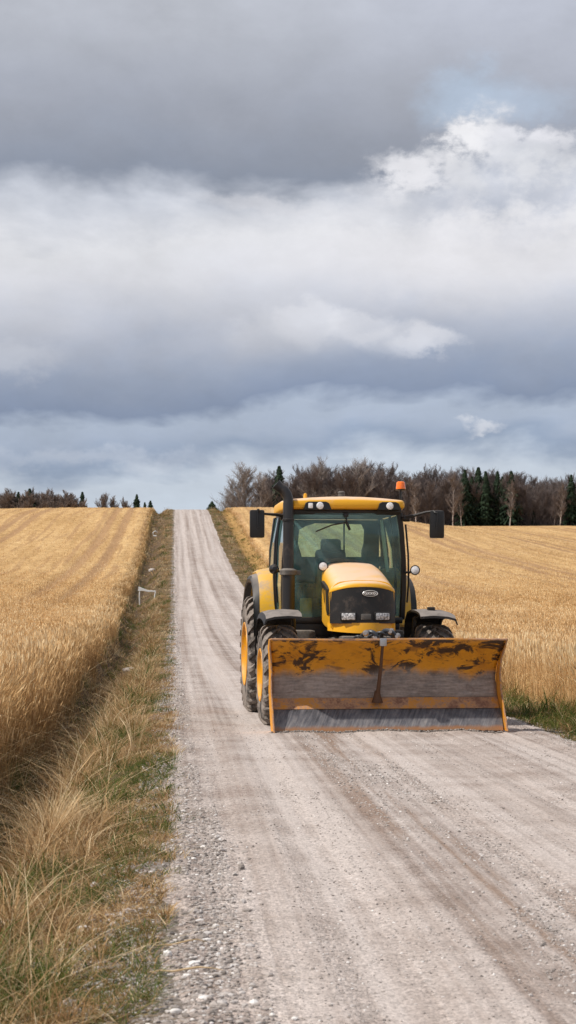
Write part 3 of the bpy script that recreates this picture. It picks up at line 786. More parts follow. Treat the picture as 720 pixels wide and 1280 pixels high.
# ------------------------------------------------------------------ white things in the far ditch
Zf = 108.0; xf = (184-360)/F*Zf
fr_ = empty('marker_frame', (xf, Zf, float(ground(xf, Zf)))); tag(fr_, 'bent white metal frame standing in the ditch by the left field', 'metal frame')
MB().tube([(-.46, 0, 0.0), (-.48, 0, .5), (-.46, 0, .90)], .035, 8).build('leg', M['white_metal'], fr_)
MB().tube([(.34, -.2, -.25), (.42, -.05, .25), (.50, 0, .80)], .032, 8).build('leg', M['white_metal'], fr_)
MB().loft([[(-.56, -.04, .84), (-.56, .05, .84), (-.52, .05, 1.12), (-.52, -.04, 1.12)], [(-.30, -.04, .86), (-.30, .05, .86), (-.30, .05, 1.04), (-.30, -.04, 1.04)],
           [(0, -.03, .80), (0, .04, .80), (0, .04, .92), (0, -.03, .92)], [(.54, -.03, .79), (.54, .03, .79), (.54, .03, .87), (.54, -.03, .87)]]).build('crossbar', M['white_metal'], fr_, bev=.01)
Zf = 200.0; xf = (194-360)/F*Zf
p_ = empty('plastic_scrap', (xf, Zf, float(ground(xf, Zf))+.1)); tag(p_, 'small crumpled white scrap in the far left ditch near the crest', 'plastic scrap')
mb = MB(); mb.tube([(.25*math.cos(a), .1*math.sin(a*2), .40+.28*math.sin(a)) for a in np.linspace(.5, 5.6, 12)], [.05, .07, .09, .05, .06, .08, .05, .06, .1, .06, .05, .03], 6)
mb.build('loop', M['white_metal'], p_)
MB().box((.0, 0, .15), (.35, .12, .16), .03, (0, .3, 0)).build('flap', M['white_metal'], p_)
x_ = (190-360)/F*150; rock('fieldstone', x_, 150, .30, (1.1, 1, .7), 33, .75, 'grey boulder lying in the far ditch between white frame and white scrap')
x_ = (164-360)/F*51; rock('fieldstone', x_, 51, .17, (1.5, 1, .6), 35, .5, 'grey flat boulder at the ditch edge below the white frame')

# ------------------------------------------------------------------ trees
def sticks(P0, P1, r0, r1, tint, k=3):
    P0 = np.asarray(P0, float); P1 = np.asarray(P1, float); n = len(P0)
    d = P1-P0; d /= np.maximum(np.linalg.norm(d, axis=1, keepdims=True), 1e-6)
    ref = np.where(np.abs(d[:, 2:3]) < .9, [[0, 0, 1.]], [[1., 0, 0]])
    a = np.cross(d, ref); a /= np.linalg.norm(a, axis=1, keepdims=True); b_ = np.cross(d, a)
    V = np.zeros((n, 2*k, 3))
    for j in range(k):
        c, s_ = math.cos(2*PI*j/k), math.sin(2*PI*j/k)
        V[:, j] = P0+(a*c+b_*s_)*np.asarray(r0).reshape(-1, 1); V[:, k+j] = P1+(a*c+b_*s_)*np.asarray(r1).reshape(-1, 1)
    base_ = np.arange(n)[:, None]*2*k
    Q = np.concatenate([base_+np.array([[j, (j+1) % k, k+(j+1) % k, k+j]]) for j in range(k)], 0)
    return V.reshape(-1, 3), Q, np.repeat(tint, 2*k)
def bare_tree(seed, H, spread, twigs, tr, first=.25, upright=.6):
    r = random.Random(seed); P0, P1, R0, R1, L = [], [], [], [], []
    def grow(p, d, length, rad, lv):
        nseg = 5 if lv == 0 else 3
        for i in range(nseg):
            d2 = (d+Vector((r.gauss(0, .09), r.gauss(0, .09), r.gauss(0, .05)+(.04 if lv else 0)))*(1+lv*.5)).normalized()
            q = p+d2*length/nseg; r1 = rad*(1-.75*(i+1)/nseg) if lv == 0 else rad*(1-.6*(i+1)/nseg)
            ra = rad*(1-.75*i/nseg) if lv == 0 else rad*(1-.6*i/nseg)
            P0.append(p[:]); P1.append(q[:]); R0.append(ra); R1.append(r1); L.append(lv)
            if lv < 3:
                f = (i+1)/nseg
                nb_ = {0: (5 if f > first else 0), 1: 3, 2: 4}[lv]
                for _ in range(nb_):
                    a = r.uniform(0, 2*PI); out = Vector((math.cos(a), math.sin(a), 0))
                    nd = (d2*(upright+r.uniform(0, .5))+out*r.uniform(.5, 1.0)+Vector((0, 0, .15))).normalized()
                    pp = p.lerp(q, r.random())
                    ln = {0: H*spread*(1.15-.55*f), 1: length*.5, 2: length*.6}[lv]*r.uniform(.7, 1.2)
                    grow(pp, nd, ln, max(rad*.42*(1-.3*f), .012), lv+1)
            p, d = q, d2
    grow(Vector((0, 0, -.2)), Vector((r.gauss(0, .03), r.gauss(0, .03), 1)).normalized(), H*.95, tr, 0)
    P0, P1, R0, R1, L = map(np.array, (P0, P1, R0, R1, L))
    return P0, P1, R0, R1, L
def tree_protos(kind, seeds, Hr, bark, tw, **kw):
    out = []
    for s_ in seeds:
        r = random.Random(s_); H = r.uniform(*Hr)
        P0, P1, R0, R1, L = bare_tree(s_, H, kw.get('spread', .30), 0, kw.get('tr', .13), kw.get('first', .25), kw.get('up', .6))
        a = L <= 1
        v, q, t_ = sticks(P0[a], P1[a], np.maximum(R0[a], .03), np.maximum(R1[a], .022), np.full(a.sum(), .5), 5)
        trunk = np_mesh('trunk', v, q, t_)
        b_ = L >= 2
        tt = RNG.random(b_.sum())
        v, q, t_ = sticks(P0[b_], P1[b_], np.maximum(R0[b_], kw.get('tww', .014)), np.maximum(R1[b_], .010), tt, 3)
        crown = np_mesh('crown', v, q, t_)
        trunk.materials.append(bark); crown.materials.append(tw)
        out.append((trunk, crown, H))
    return out
def spruce_proto(seed, H, wid):
    r = np.random.default_rng(seed); n = 2000; bumps = r.uniform(.6, 1.25, 40)
    f = r.random(n)**.75; zz = H*(.06+.94*f); lay = np.floor(f*22)/22
    rad = wid*(1-f)**.85*(.55+.45*((f*22) % 1))*(.70+.5*r.random(n))*bumps[(f*20).astype(int)]*(.8+.35*np.sin(3*r.uniform(0, 6.28, n)))+.12
    a = r.uniform(0, 2*PI, n); inn = rad*r.uniform(.1, .75, n)
    p0 = np.stack([np.cos(a)*inn, np.sin(a)*inn, zz+.1], 1); p1 = np.stack([np.cos(a)*rad, np.sin(a)*rad, zz-.22*rad+.05], 1)
    d = p1-p0; side = np.stack([-np.sin(a), np.cos(a), np.zeros(n)], 1)*(.08+.14*r.random(n))[:, None]
    tip = p1-d*.0+np.array([0, 0, -.12])
    V = np.stack([p0-side*.5, p0+side*.5, p1+side, p1-side, tip-side*.6+np.array([0, 0, -.1]), tip+side*.6+np.array([0, 0, -.1])], 1)
    b_ = np.arange(n)[:, None]*6
    Q = np.concatenate([b_+np.array([[0, 1, 2, 3]]), b_+np.array([[3, 2, 5, 4]])], 0)
    crown = np_mesh('crown', V.reshape(-1, 3), Q, np.repeat(r.random(n), 6)); crown.materials.append(M['needles'])
    v, q, t_ = sticks([[0, 0, -.3]], [[0, 0, H*.98]], [H*.016], [.01], np.array([.5]), 6)
    trunk = np_mesh('trunk', v, q, t_); trunk.materials.append(M['bark'])
    return trunk, crown, H
def place(name, pr, x, zd, s_, rz, label, cat, group=None, dz=0):
    o = empty(name, (x, zd, float(ground(x, zd))+dz), rz); o.scale = (s_, s_, s_)
    for nm_, me in (('trunk', pr[0]), ('crown', pr[1])):
        c = bpy.data.objects.new(nm_, me); COL.objects.link(c); c.parent = o
    return tag(o, label, cat, group)
BROWN = tree_protos('brown', (1, 2, 3, 4, 5, 6), (9.5, 11), M['bark'], M['twig_brown'], spread=.30, tr=.11, up=.9)
BIRCH = tree_protos('birch', (11, 12, 13), (9.5, 10.5), M['birch'], M['twig_mid'], spread=.24, tr=.14, up=.8, tww=.012)
WIDE = tree_protos('wide', (21, 22), (9.5, 10), M['birch'], M['twig_grey'], spread=.36, tr=.15, first=.1)
BUSH = tree_protos('bush', (31, 32, 33), (3.6, 4.2), M['bark'], M['twig_mid'], spread=.42, tr=.06, first=0, up=.8)
SPR = [spruce_proto(41, 10.5, 2.3), spruce_proto(42, 9.5, 2.7), spruce_proto(43, 10, 1.8)]
def xat(px, zd): return (px-360)/F*zd
def topz(px, py, zd, H):        # scale so that the top of a tree of height H reaches pixel row py
    return (CAM_H+(755-py)/F*zd-float(ground(xat(px, zd), zd)))/H
rt = random.Random(5)
def skyline(px):                # top row of the wood in the photograph
    return float(np.interp(px, [265, 280, 300, 318, 335, 350, 370, 400, 430, 455, 480, 505, 540, 580, 600, 640, 660, 690, 720, 800], [622, 606, 588, 597, 600, 592, 594, 583, 590, 580, 588, 592, 588, 590, 592, 592, 600, 600, 598, 600]))
G_B = 'bare brown trees of the wood behind the right field'
for row, (zd0, n) in enumerate(((338, 62), (344, 60), (352, 56), (361, 50))):
    for i in range(n):
        px = 322+(830-322)*(i+.5+rt.uniform(-.4, .4))/n; zd = zd0+rt.uniform(-2.5, 2.5)
        pr = BROWN[rt.randrange(6)]; tp = skyline(px)+rt.uniform(0, 13)+(3 if row < 1 else 0)
        place('bare_tree', pr, xat(px, zd), zd, topz(px, tp, zd, pr[2]), rt.uniform(0, 6.28), 'bare reddish brown tree in the dense wood behind the right field', 'tree', G_B)
G_BI = 'pale trunked birches at the edge of the wood'
for px, tp, lab in ((566, 594, 'pale birch with white trunk at the wood edge, nearest to right mirror'), (577, 603, 'slim leaning pale birch just right of a straighter white birch'),
                    (637, 603, 'pale bare tree with spreading crown in front of dark spruces'), (700, 606, 'pale trunked bare tree at the wood edge near the right border'), (521, 600, 'pale thin birch at the wood edge just right of the orange beacon')):
    pr = BIRCH[px % 3]; zd = 334; place('birch_tree', pr, xat(px, zd), zd, topz(px, tp, zd, pr[2]), px, lab, 'birch')
for px, tp, k, lab in ((297, 588, 0, 'bare grey tree with several pale stems at the left end of the wood'), (311, 590, 1, 'tall bare grey tree second from the left end of the wood'),
                       (286, 603, 1, 'lower bare grey tree leaning out at the left end of the wood by the road'), (325, 599, 0, 'thin bare grey tree third from the left end of the wood'), (400, 582, 0, 'bare tree with a broad crown topping the wood behind the cab'), (456, 579, 1, 'bare tree with a broad crown topping the wood left of the orange beacon')):
    zd = 336; pr = WIDE[k]; place('bare_tree', pr, xat(px, zd), zd, topz(px, tp, zd, pr[2]), px*1.3, lab, 'tree')
pr = BROWN[2]
for px, tp, lab in ((349, 583, 'dark spruce rising above bare trees behind the exhaust pipe'),):
    s0 = SPR[1]; place('spruce_tree', s0, xat(px, 340), 340, topz(px, tp, 340, s0[2]), 1, lab, 'spruce')
labs = ('leftmost dark spruce of the row in the wood on the right', 'tall spruce second from the left in the dark row', 'dark spruce in the middle of the row behind pale birch',
        'slim dark spruce fourth in the row in the wood', 'dark spruce with pointed top near the right end of the row', 'short dark spruce low among bare trunks right of the row', 'small dark spruce at the far right of the wood')
for i, (px, tp) in enumerate(((581, 588), (598, 584), (607, 590), (622, 589), (639, 590), (668, 628), (714, 594))):
    s0 = SPR[i % 3]; place('spruce_tree', s0, xat(px, 336.5+i % 2*2.5), 336.5+i % 2*2.5, topz(px, tp, 338, s0[2]), i*1.3, labs[i], 'spruce')
for i in range(3):              # spruces standing behind the row
    px = 590+i*19; s0 = SPR[i % 3]
    place('spruce_tree', s0, xat(px, 338), 338, topz(px, 596+i % 2*3, 338, s0[2]), i*2.1, 'dark spruce in the second rank behind the spruce row', 'spruce', 'spruces behind the front rank')
# undergrowth and background mass of the wood
n = 90000
zd = RNG.uniform(337, 372, n); px = RNG.uniform(300, 860, n); xx = (px-360)/F*zd
g = ground(xx, zd); L_ = RNG.uniform(1.2, 4.0, n); h0 = RNG.random(n)**1.6*np.interp(px, [300, 345, 860], [2.5, 8.2, 7.6])
d = np.stack([RNG.normal(0, .45, n), RNG.normal(0, .45, n), RNG.uniform(.5, 1, n)], 1); d /= np.linalg.norm(d, axis=1, keepdims=True)
p0 = np.stack([xx, zd, g+h0], 1)
V, Q, T = sticks(p0, p0+d*L_[:, None]*.8, RNG.uniform(.014, .03, n), np.full(n, .006), RNG.random(n))
tag(link('woodland_thicket', np_mesh('woodland_thicket', V, Q, T), M['twig_brown']), 'tangled brown undergrowth filling the wood behind the right field', 'undergrowth', kind='stuff')
# left horizon
for px, tp, k, lab in ((23, 615, 0, 'dark conifer left of a taller one on the left horizon'), (37, 611, 1, 'tallest dark conifer on the left horizon near the photo border'), (103, 615, 2, 'lone small pine on the left horizon between brown bushes'),
                       (171, 618, 0, 'dark rounded spruce on the left horizon nearest to the road'), (188, 626, 1, 'smallest spruce on the left horizon beside the road ditch'), (181, 628, 2, 'tiny dark spruce between two others left of the road crest')):
    zd = 330; pr = SPR[k]; s_ = topz(px, tp, zd, pr[2]); place('spruce_tree', pr, xat(px, zd), zd, s_, px, lab, 'spruce').scale = (s_*1.25, s_*1.25, s_)
for i in range(34):
    px = -28+i*4.0+rt.uniform(-1.5, 1.5)
    zd = 328+rt.uniform(-3, 6); pr = BUSH[i % 3]; s_ = topz(px, (619 if px < 95 else 629)+rt.uniform(0, 7), zd, pr[2])
    place('bare_bush', pr, xat(px, zd), zd, s_, i, 'bare brown bush in the low thicket on the left horizon', 'bush', 'bare bushes on the left horizon')
for px, tp, lab in ((133, 620, 'larger bare brown bush alone on the left horizon right of the small pine'), (140, 626, 'low bare bush touching the larger lone bush on the left horizon'), (156, 628, 'tiny round brown bush alone on the left horizon left of the spruces')):
    zd = 330; pr = BUSH[px % 3]; s_ = topz(px, tp, zd, pr[2]); place('bare_bush', pr, xat(px, zd), zd, s_, px, lab, 'bush').scale = (s_*.8, s_*.8, s_)
px = 265; zd = 285; pr = spruce_proto(77, 3.0, 2.0); s_ = topz(px, 627, zd, pr[2]); place('evergreen_bush', pr, xat(px, zd), zd, s_, 0, 'dark green bush beside the road crest left of the wood', 'bush').scale = (s_*1.0, s_*1.0, s_)

# ------------------------------------------------------------------ the tractor (x across, y towards its rear, z up; front faces the camera)
TR = empty('tractor', (1.06, 22.0, .0), math.atan(.11))
tag(TR, 'dusty yellow tractor with black cab and wide orange front blade on the gravel road', 'tractor')

def rrect(hw, z0, z1, rt_, rb, y, n=5, sk=0.0, crown=0.0):
    """rounded section in the x-z plane"""
    pts = []
    for cx, cz, r, a0 in ((hw-rt_, z1-rt_, rt_, 0), (-hw+rt_, z1-rt_, rt_, PI/2), (-hw+rb, z0+rb, rb, PI), (hw-rb, z0+rb, rb, 1.5*PI)):
        for k in range(n):
            a = a0+PI/2*k/(n-1); pts.append((cx+r*math.cos(a), cz+r*math.sin(a)))
    # fill the top edge so that it can be crowned
    top = []
    for i, p in enumerate(pts):
        top.append(p)
        if i == n-1:
            for k in range(1, 6):
                q = pts[n]; f = k/6; top.append((p[0]+(q[0]-p[0])*f, p[1]+(q[1]-p[1])*f))
    out = []
    for x, z in top:
        c = crown*(1-(x/hw)**2) if z > (z0+z1)/2 else 0
        out.append((x+sk, y, z+c))
    return out

# --- wheels
def wheel(cx, cy, R, W, rimR, side):
    w_ = empty('wheel', (cx, cy, R)); w_.parent = TR
    h = W/2
    prof = [(-h*.62, rimR), (-h*.80, rimR+.01), (-h*.98, rimR+.07), (-h, rimR+.14), (-h*.97, R-.13), (-h*.86, R-.07), (-h*.6, R-.045), (0, R-.035), (h*.6, R-.045), (h*.86, R-.07), (h*.97, R-.13), (h, rimR+.14), (h*.98, rimR+.07), (h*.80, rimR+.01), (h*.62, rimR)]
    mb = MB(); mb.lathe(prof, 'X', n=56)
    nl = int(2*PI*R/.215)
    for k in range(nl):
        for sd_, ph in ((-1, 0), (1, .5)):
            a0 = 2*PI*(k+ph)/nl
            secs = []
            for f in (0, .35, .7, .92, 1.06):       # from the centre line to the shoulder
                x = sd_*(-.015+f*h); a = a0+(f*.62*.30/R)*1.55
                r_out = R+.004 if f < .9 else R-.02-(f-.92)*.35
                r_in = R-.09 if f < .9 else R-.14
                hw_ = (.020+.012*f)/R
                def pt(r, aa): return (x, -math.sin(aa)*r, math.cos(aa)*r)
                secs.append([pt(r_in, a-hw_*1.5), pt(r_out, a-hw_), pt(r_out, a+hw_), pt(r_in, a+hw_*1.5)])
            mb.loft(secs)
    mb.build('tyre', M['tyre'], w_, ang=40)
    s = side
    rp = [(s*h*.97, rimR+.045), (s*h*1.01, rimR+.04), (s*h*1.0, rimR+.015), (s*h*.90, rimR), (s*h*.80, rimR-.03), (s*h*.74, rimR-.07), (s*h*.70, rimR*.62), (s*h*.60, rimR*.40), (s*h*.58, 0.0)]
    mb = MB(); mb.lathe(rp, 'X', n=48); mb.lathe([(-s*h*.66, rimR+.012), (-s*h*.3, rimR-.06), (-s*h*.2, .1), (-s*h*.2, 0)], 'X', n=32)
    mb.build('rim', M['rim'], w_)
    mb = MB(); mb.lathe([(s*h*.55, .15), (s*h*.78, .14), (s*h*.82, .10), (s*h*.82, 0)], 'X', n=24)
    for k in range(8):
        a = 2*PI*k/8; mb.tube([(s*h*.55, math.cos(a)*rimR*.48, math.sin(a)*rimR*.48), (s*h*.68, math.cos(a)*rimR*.48, math.sin(a)*rimR*.48)], .018, 6)
    mb.build('hub', M['grey_metal'], w_)
for sd_ in (-1, 1):
    wheel(sd_*1.04, 1.5, .66, .48, .31, sd_)
    wheel(sd_*.95, 4.4, .86, .58, .43, sd_)

# --- chassis
mb = MB(); mb.box((0, 2.6, .92), (.46, 3.9, .44), .03); mb.box((0, 4.4, .86), (1.3, .34, .34), .05); mb.box((0, 1.5, .66), (1.5, .22, .20), .04)
mb.box((-.28, 1.1, .95), (.06, .9, .3), .01); mb.box((.28, 1.1, .95), (.06, .9, .3), .01)
mb.build('chassis', M['grey_metal'], TR)
mb = MB(); mb.box((0, .66, 1.02), (.66, .34, .34), .05); mb.box((0, .66, .80), (.44, .36, .22), .03); mb.build('front_weight', M['grey_metal'], TR)
for x_ in (-.9, .9):
    s = 1 if x_ > 0 else -1
    MB().box((s*.62, 2.95, .98), (.42, 1.15, .52), .06).build('fuel_tank', M['grey_metal'], TR)
    mb = MB()
    for k in range(3): mb.box((s*.90, 3.0, .50+.27*k), (.26, .34, .03), .008)
    mb.box((s*.90, 2.82, .80), (.03, .03, .62)); mb.box((s*.90, 3.18, .80), (.03, .03, .62))
    mb.build('cab_step', M['black'], TR)

# --- front fenders
for s in (-1, 1):
    loops = []
    for a in np.linspace(math.radians(-22), math.radians(108), 14):
        # arc over the tyre from front to back
        y = 1.5-math.cos(a)*.0-math.sin(PI/2-a)*0
    path = [(.93, 1.435), (1.0, 1.475), (1.15, 1.50), (1.40, 1.52), (1.70, 1.52), (1.95, 1.49), (2.12, 1.38), (2.20, 1.12), (2.22, .80)]
    for y, z in path:
        z2 = z-.03
        loops.append([(s*.78, y, z), (s*.95, y, z+.012), (s*1.14, y, z), (s*1.25, y, z-.03), (s*1.28, y, z-.11), (s*1.262, y, z-.11), (s*1.235, y, z-.055), (s*1.13, y, z-.03), (s*.95, y, z-.02), (s*.78, y, z-.03)])
    mb = MB(); mb.loft(loops)
    fo = mb.build('front_fender', M['fender_black'], TR)
    MB().tube([(s*.80, 1.6, 1.0), (s*.82, 1.6, 1.40), (s*.95, 1.55, 1.49)], .03, 8).build('bracket', M['black'], fo)
    if s > 0: MB().box((s*.98, 1.25, 1.535), (.09, .12, .05), .01).build('clip', M['black'], fo)

# --- hood
secs = []
for y, hw, z0, z1, r, cr, sk in ((.745, .405, 1.27, 1.825, .10, .03, -.015), (.75, .415, 1.25, 1.845, .13, .045, -.015), (.95, .43, 1.25, 1.875, .16, .055, 0),
                                 (1.3, .435, 1.25, 1.935, .17, .055, .02), (1.7, .435, 1.27, 2.005, .17, .055, .04), (2.1, .425, 1.30, 2.075, .17, .05, .06), (2.42, .405, 1.32, 2.12, .16, .04, .075), (2.52, .37, 1.34, 2.12, .10, .02, .08)):
    secs.append(rrect(hw, z0, z1, r, .05, y, 6, sk, cr))
hood = MB().loft(secs).build('hood', M['yellow_top'], TR, ang=50); hood.location.z = .02
# split line along the hood, a shallow raised seam
def frontarc(hwf, y0, depth, n=17, x0=-.01): return [(x0+hwf*math.sin(t)/math.sin(1.25), y0+depth*(1-math.cos(t))/(1-math.cos(1.25))) for t in np.linspace(-1.25, 1.25, n)]
def shell(name, m, hwf, y0, depth, z0, z1, th, parent, lean=0.0, zn=6, x0=-.01, sag=0.0, ang=40, topsag=0.0):
    """curved panel wrapped round the nose"""
    a = frontarc(hwf, y0, depth, x0=x0); b_ = frontarc(hwf-th, y0+th, depth, x0=x0)
    loops = []
    for k in range(zn):
        f = k/(zn-1); z = z0+(z1-z0)*f; o_ = lean*f
        L_ = [(x, y+o_, z-sag*(1-((x-x0)/hwf)**2)*(1-f)-topsag*f*abs((x-x0)/hwf)**2.6) for x, y in a]+[(x, y+o_, z-topsag*f*abs((x-x0)/hwf)**2.6) for x, y in b_[::-1]]
        loops.append(L_)
    return MB().loft(loops).build(name, m, parent, ang=ang)
gr = shell('grille', M['grille'], .428, .555, .19, 1.350, 1.828, .03, TR, lean=.035, x0=-.015, topsag=.075)
shell('front_cowl', M['yellow'], .445, .530, .34, 1.255, 1.358, .04, TR, lean=.01, sag=.03)
nl_ = []
for z, k, dy in ((1.820, .99, .0), (1.824, 1.0, .0), (1.847, .995, .004), (1.867, .97, .014), (1.882, .93, .032), (1.894, .84, .07), (1.900, .70, .11)):
    a = frontarc(.428*k, .583+dy, .19*k, x0=-.015)
    nl_.append([(x, min(y, .80), z-.075*abs((x+.015)/.43)**2.6) for x, y in a]+[(-.015+.40*k, .84, z-.05), (-.015-.40*k, .84, z-.05)])
MB().loft(nl_).build('hood_nose', M['yellow_top'], TR, ang=50)
# headlights and centre plate
for x_, w_ in ((-.225, .19), (.215, .20)):
    h_ = MB().box((x_, .562+.08*abs(x_), 1.440), (w_+.02, .05, .112), .012, rot=(0, 0, -.25 if x_ < 0 else .25)).build('headlight', M['black'], TR)
    MB().box((x_, .544+.08*abs(x_), 1.440), (w_-.01, .035, .092), .018, rot=(0, 0, -.25 if x_ < 0 else .25)).build('lens', M['lens'], h_)
MB().box((0.0, .550, 1.435), (.13, .02, .075), .008).build('centre_plate', M['grey_metal'], TR)
# oval emblem with illegible relief marks
em = MB().lathe([(-.012, 0), (-.012, .060), (-.004, .068), (.012, .068)], 'Y', n=32).build('emblem', M['grey_metal'], TR)
em.scale = (1.45, 1, .58); em.location = (.055, .566, 1.735)
MB().lathe([(-.014, .060), (-.020, .064), (-.014, .070), (-.006, .070), (-.006, .060), (-.014, .060)], 'Y', n=40).build('emblem_rim', M['silver'], em)
mb = MB()
for dx, kind in ((-.040, 'o'), (-.016, 'x'), (.010, 'x'), (.036, 'o')):
    if kind == 'o': mb.tube([(dx+.009*math.cos(a), -.016, .022*math.sin(a)) for a in np.linspace(0, 2*PI, 13)], .0045, 6, cap=False)
    else: mb.tube([(dx-.009, -.016, .022), (dx+.009, -.016, -.022)], .0045, 6); mb.tube([(dx+.009, -.016, .022), (dx-.009, -.016, -.022)], .0045, 6)
mb.tube([(-.05, -.016, .026), (.045, -.016, .026)], .003, 6)
mb.build('emblem_marks', M['silver'], em)
# vent slits on both flanks
for s in (-1, 1):
    mb = MB()
    mb.prism([(.86, 1.47), (.98, 1.45), (1.62, 1.86), (1.60, 1.91), (.96, 1.79)], s*.405+.0, s*.447+.0, 'X')
    vo = mb.build('vent_panel', M['cab_black'], TR)
    mb = MB()
    for k in range(2):
        y = 1.10+k*.20; mb.prism([(y, 1.53+k*.085), (y+.03, 1.53+k*.09), (y+.10, 1.78+k*.022), (y+.07, 1.785+k*.022)], s*.43, s*.451, 'X')
    mb.build('vent_slat', M['yellow'], vo)
# front linkage and hoses seen above the blade
mb = MB(); mb.box((.0, .42, .92), (.50, .14, .12), .02)
for x_ in (-.34, .42): mb.loft([[(x_-.04, .95, .62), (x_+.04, .95, .62), (x_+.04, .95, .76), (x_-.04, .95, .76)], [(x_-.04, .43, .40), (x_+.04, .43, .40), (x_+.04, .43, .52), (x_-.04, .43, .52)]])
mb.tube([(.12, .9, 1.1), (.12, .42, 1.05)], .045, 10); mb.tube([(.12, .62, 1.08), (.12, .32, 1.04)], .03, 10)
mb.build('front_linkage', M['grey_metal'], TR)
mb = MB()
for pts in (([(-.05, .62, 1.08), (-.07, .42, 1.20), (.02, .30, 1.25), (.09, .26, 1.19), (.08, .32, 1.05)], .028), ([(.20, .60, 1.10), (.19, .40, 1.24), (.26, .28, 1.26), (.33, .28, 1.18), (.30, .40, 1.03)], .028),
            ([(.02, .5, 1.18), (.15, .36, 1.24), (.24, .34, 1.20)], .018), ([(-.22, .5, 1.12), (-.14, .38, 1.19), (-.06, .36, 1.16)], .016)):
    P_ = [Vector(p) for p in pts[0]]; out = []
    for i in range(len(P_)-1):
        for k in range(5):
            f = k/5; a, b_, c, d = P_[max(i-1, 0)], P_[i], P_[i+1], P_[min(i+2, len(P_)-1)]
            out.append(.5*((2*b_)+(c-a)*f+(2*a-5*b_+4*c-d)*f*f+(3*b_-a-3*c+d)*f**3))
    out.append(P_[-1]); mb.tube(out, pts[1], 10)
mb.build('hydraulic_hose', M['hose'], TR)
for x_, z_ in ((-.05, 1.23), (.27, 1.25), (.08, 1.17), (.35, 1.19)):
    MB().tube([(x_-.01, .22, z_), (x_, .255, z_), (x_, .26, z_), (x_+.02, .31, z_+.005)], [.022, .022, .040, .040], 8).build('hose_coupling', M['steel'], TR)

# --- exhaust
ex = MB().tube([(-.82, 2.2, 1.50), (-.82, 2.2, 2.06)], .090, 18).build('exhaust_pipe', M['pipe'], TR)
mb = MB(); mb.lathe([(1.99, .088), (2.0, .118), (2.06, .122), (2.075, .095), (2.09, .07)], 'Z', (-.82, 2.2, 0), 24); mb.box((-.70, 2.2, 2.03), (.09, .06, .06), .012)
mb.build('clamp', M['grey_metal'], ex)
curve = [(-.82, 2.2, 2.05), (-.82, 2.2, 2.60), (-.82, 2.2, 2.98)]
for a in np.linspace(0, 1.15, 8): curve.append((-.82-.20*(1-math.cos(a)), 2.2+.02*a, 3.0+.22*math.sin(a)))
curve.append((-.99, 2.22, 3.245))
MB().tube(curve, [.074]*3+[.070]*8+[.076], 18, cap=False).build('stack', M['pipe'], ex)
mb = MB(); mb.lathe([(2.73, .075), (2.735, .086), (2.76, .086), (2.765, .075)], 'Z', (-.82, 2.2, 0), 20)
mb.tube([curve[-2], (-.985, 2.22, 3.243)], [.062, .070], 16); mb.build('band', M['cab_black'], ex)
MB().tube([(-.82, 2.28, 2.72), (-.72, 2.52, 2.72)], .03, 8).build('bracket', M['black'], ex)

# --- cab frame
def pil(name, pts, wx, wy, m=M['cab_black']):
    loops = [[(x-wx/2, y-wy/2, z), (x+wx/2, y-wy/2, z), (x+wx/2, y+wy/2, z), (x-wx/2, y+wy/2, z)] for x, y, z in pts]
    return MB().loft(loops).build(name, m, TR, bev=.012)
for s in (-1, 1):
    pil('front_pillar', [(s*.765, 2.50, 2.88), (s*.80, 2.52, 2.6), (s*.835, 2.56, 2.2), (s*.845, 2.60, 1.8), (s*.83, 2.64, 1.38)], .075, .10)
    pil('door_pillar', [(s*.80, 3.42, 2.88), (s*.865, 3.42, 2.5), (s*.885, 3.42, 2.0), (s*.86, 3.42, 1.4)], .05, .09)
    pil('rear_pillar', [(s*.78, 4.25, 2.88), (s*.84, 4.30, 2.4), (s*.84, 4.36, 1.9)], .07, .10)
    # side glass between the pillars
    mb = MB()
    for y0, y1 in ((2.58, 3.38), (3.46, 4.24)):
        mb.loft([[(s*(.79-.0), y0, 2.86), (s*.79, y1, 2.86)], [(s*.855, y0, 2.4), (s*.86, y1, 2.4)], [(s*.87, y0+.05, 1.9), (s*.875, y1+.05, 1.9)], [(s*.85, y0+.08, 1.42 if y0 < 3 else 1.9), (s*.85, y1, 1.42 if y0 < 3 else 1.9)]], cap=False, closed=False)
    mb.build('side_window', M['glass'], TR)
    MB().tube([(s*.90, 2.72, 2.72), (s*.93, 2.68, 2.3), (s*.94, 2.70, 1.9), (s*.92, 2.72, 1.62)], .014, 8).build('grab_rail', M['cab_black'], TR)
mb = MB()
L_ = []
for z, hwf, yy in ((2.86, .735, 2.47), (2.6, .765, 2.47), (2.3, .795, 2.49), (2.0, .805, 2.53), (1.7, .80, 2.58), (1.42, .79, 2.62)):
    L_.append([(hwf*f, yy-.06*(1-f*f), z) for f in np.linspace(-1, 1, 13)])
mb.loft(L_, cap=False, closed=False); ws = mb.build('windshield', M['glass'], TR)
mb = MB(); mb.box((0, 2.60, 1.37), (1.66, .10, .09), .02); mb.box((0, 2.48, 2.865), (1.55, .10, .05), .01); mb.build('windshield_frame', M['cab_black'], TR)
mb = MB(); mb.tube([(.0, 2.36, 2.84), (.01, 2.345, 2.70), (.05, 2.35, 2.62)], .012, 8); mb.tube([(-.42, 2.385, 2.60), (-.20, 2.35, 2.69), (.02, 2.345, 2.73), (.06, 2.35, 2.63)], .010, 8); mb.box((0, 2.36, 2.83), (.07, .05, .05), .01)
mb.build('wiper', M['cab_black'], TR)
mb = MB(); mb.box((0, 3.45, 1.24), (1.60, 1.75, .22), .04); mb.box((0, 4.30, 1.62), (1.62, .08, .56), .02); mb.build('cab_floor', M['cab_black'], TR)
mb = MB()
for s in (-1, 1): mb.box((s*.62, 3.95, 1.58), (.30, .8, .55), .06)
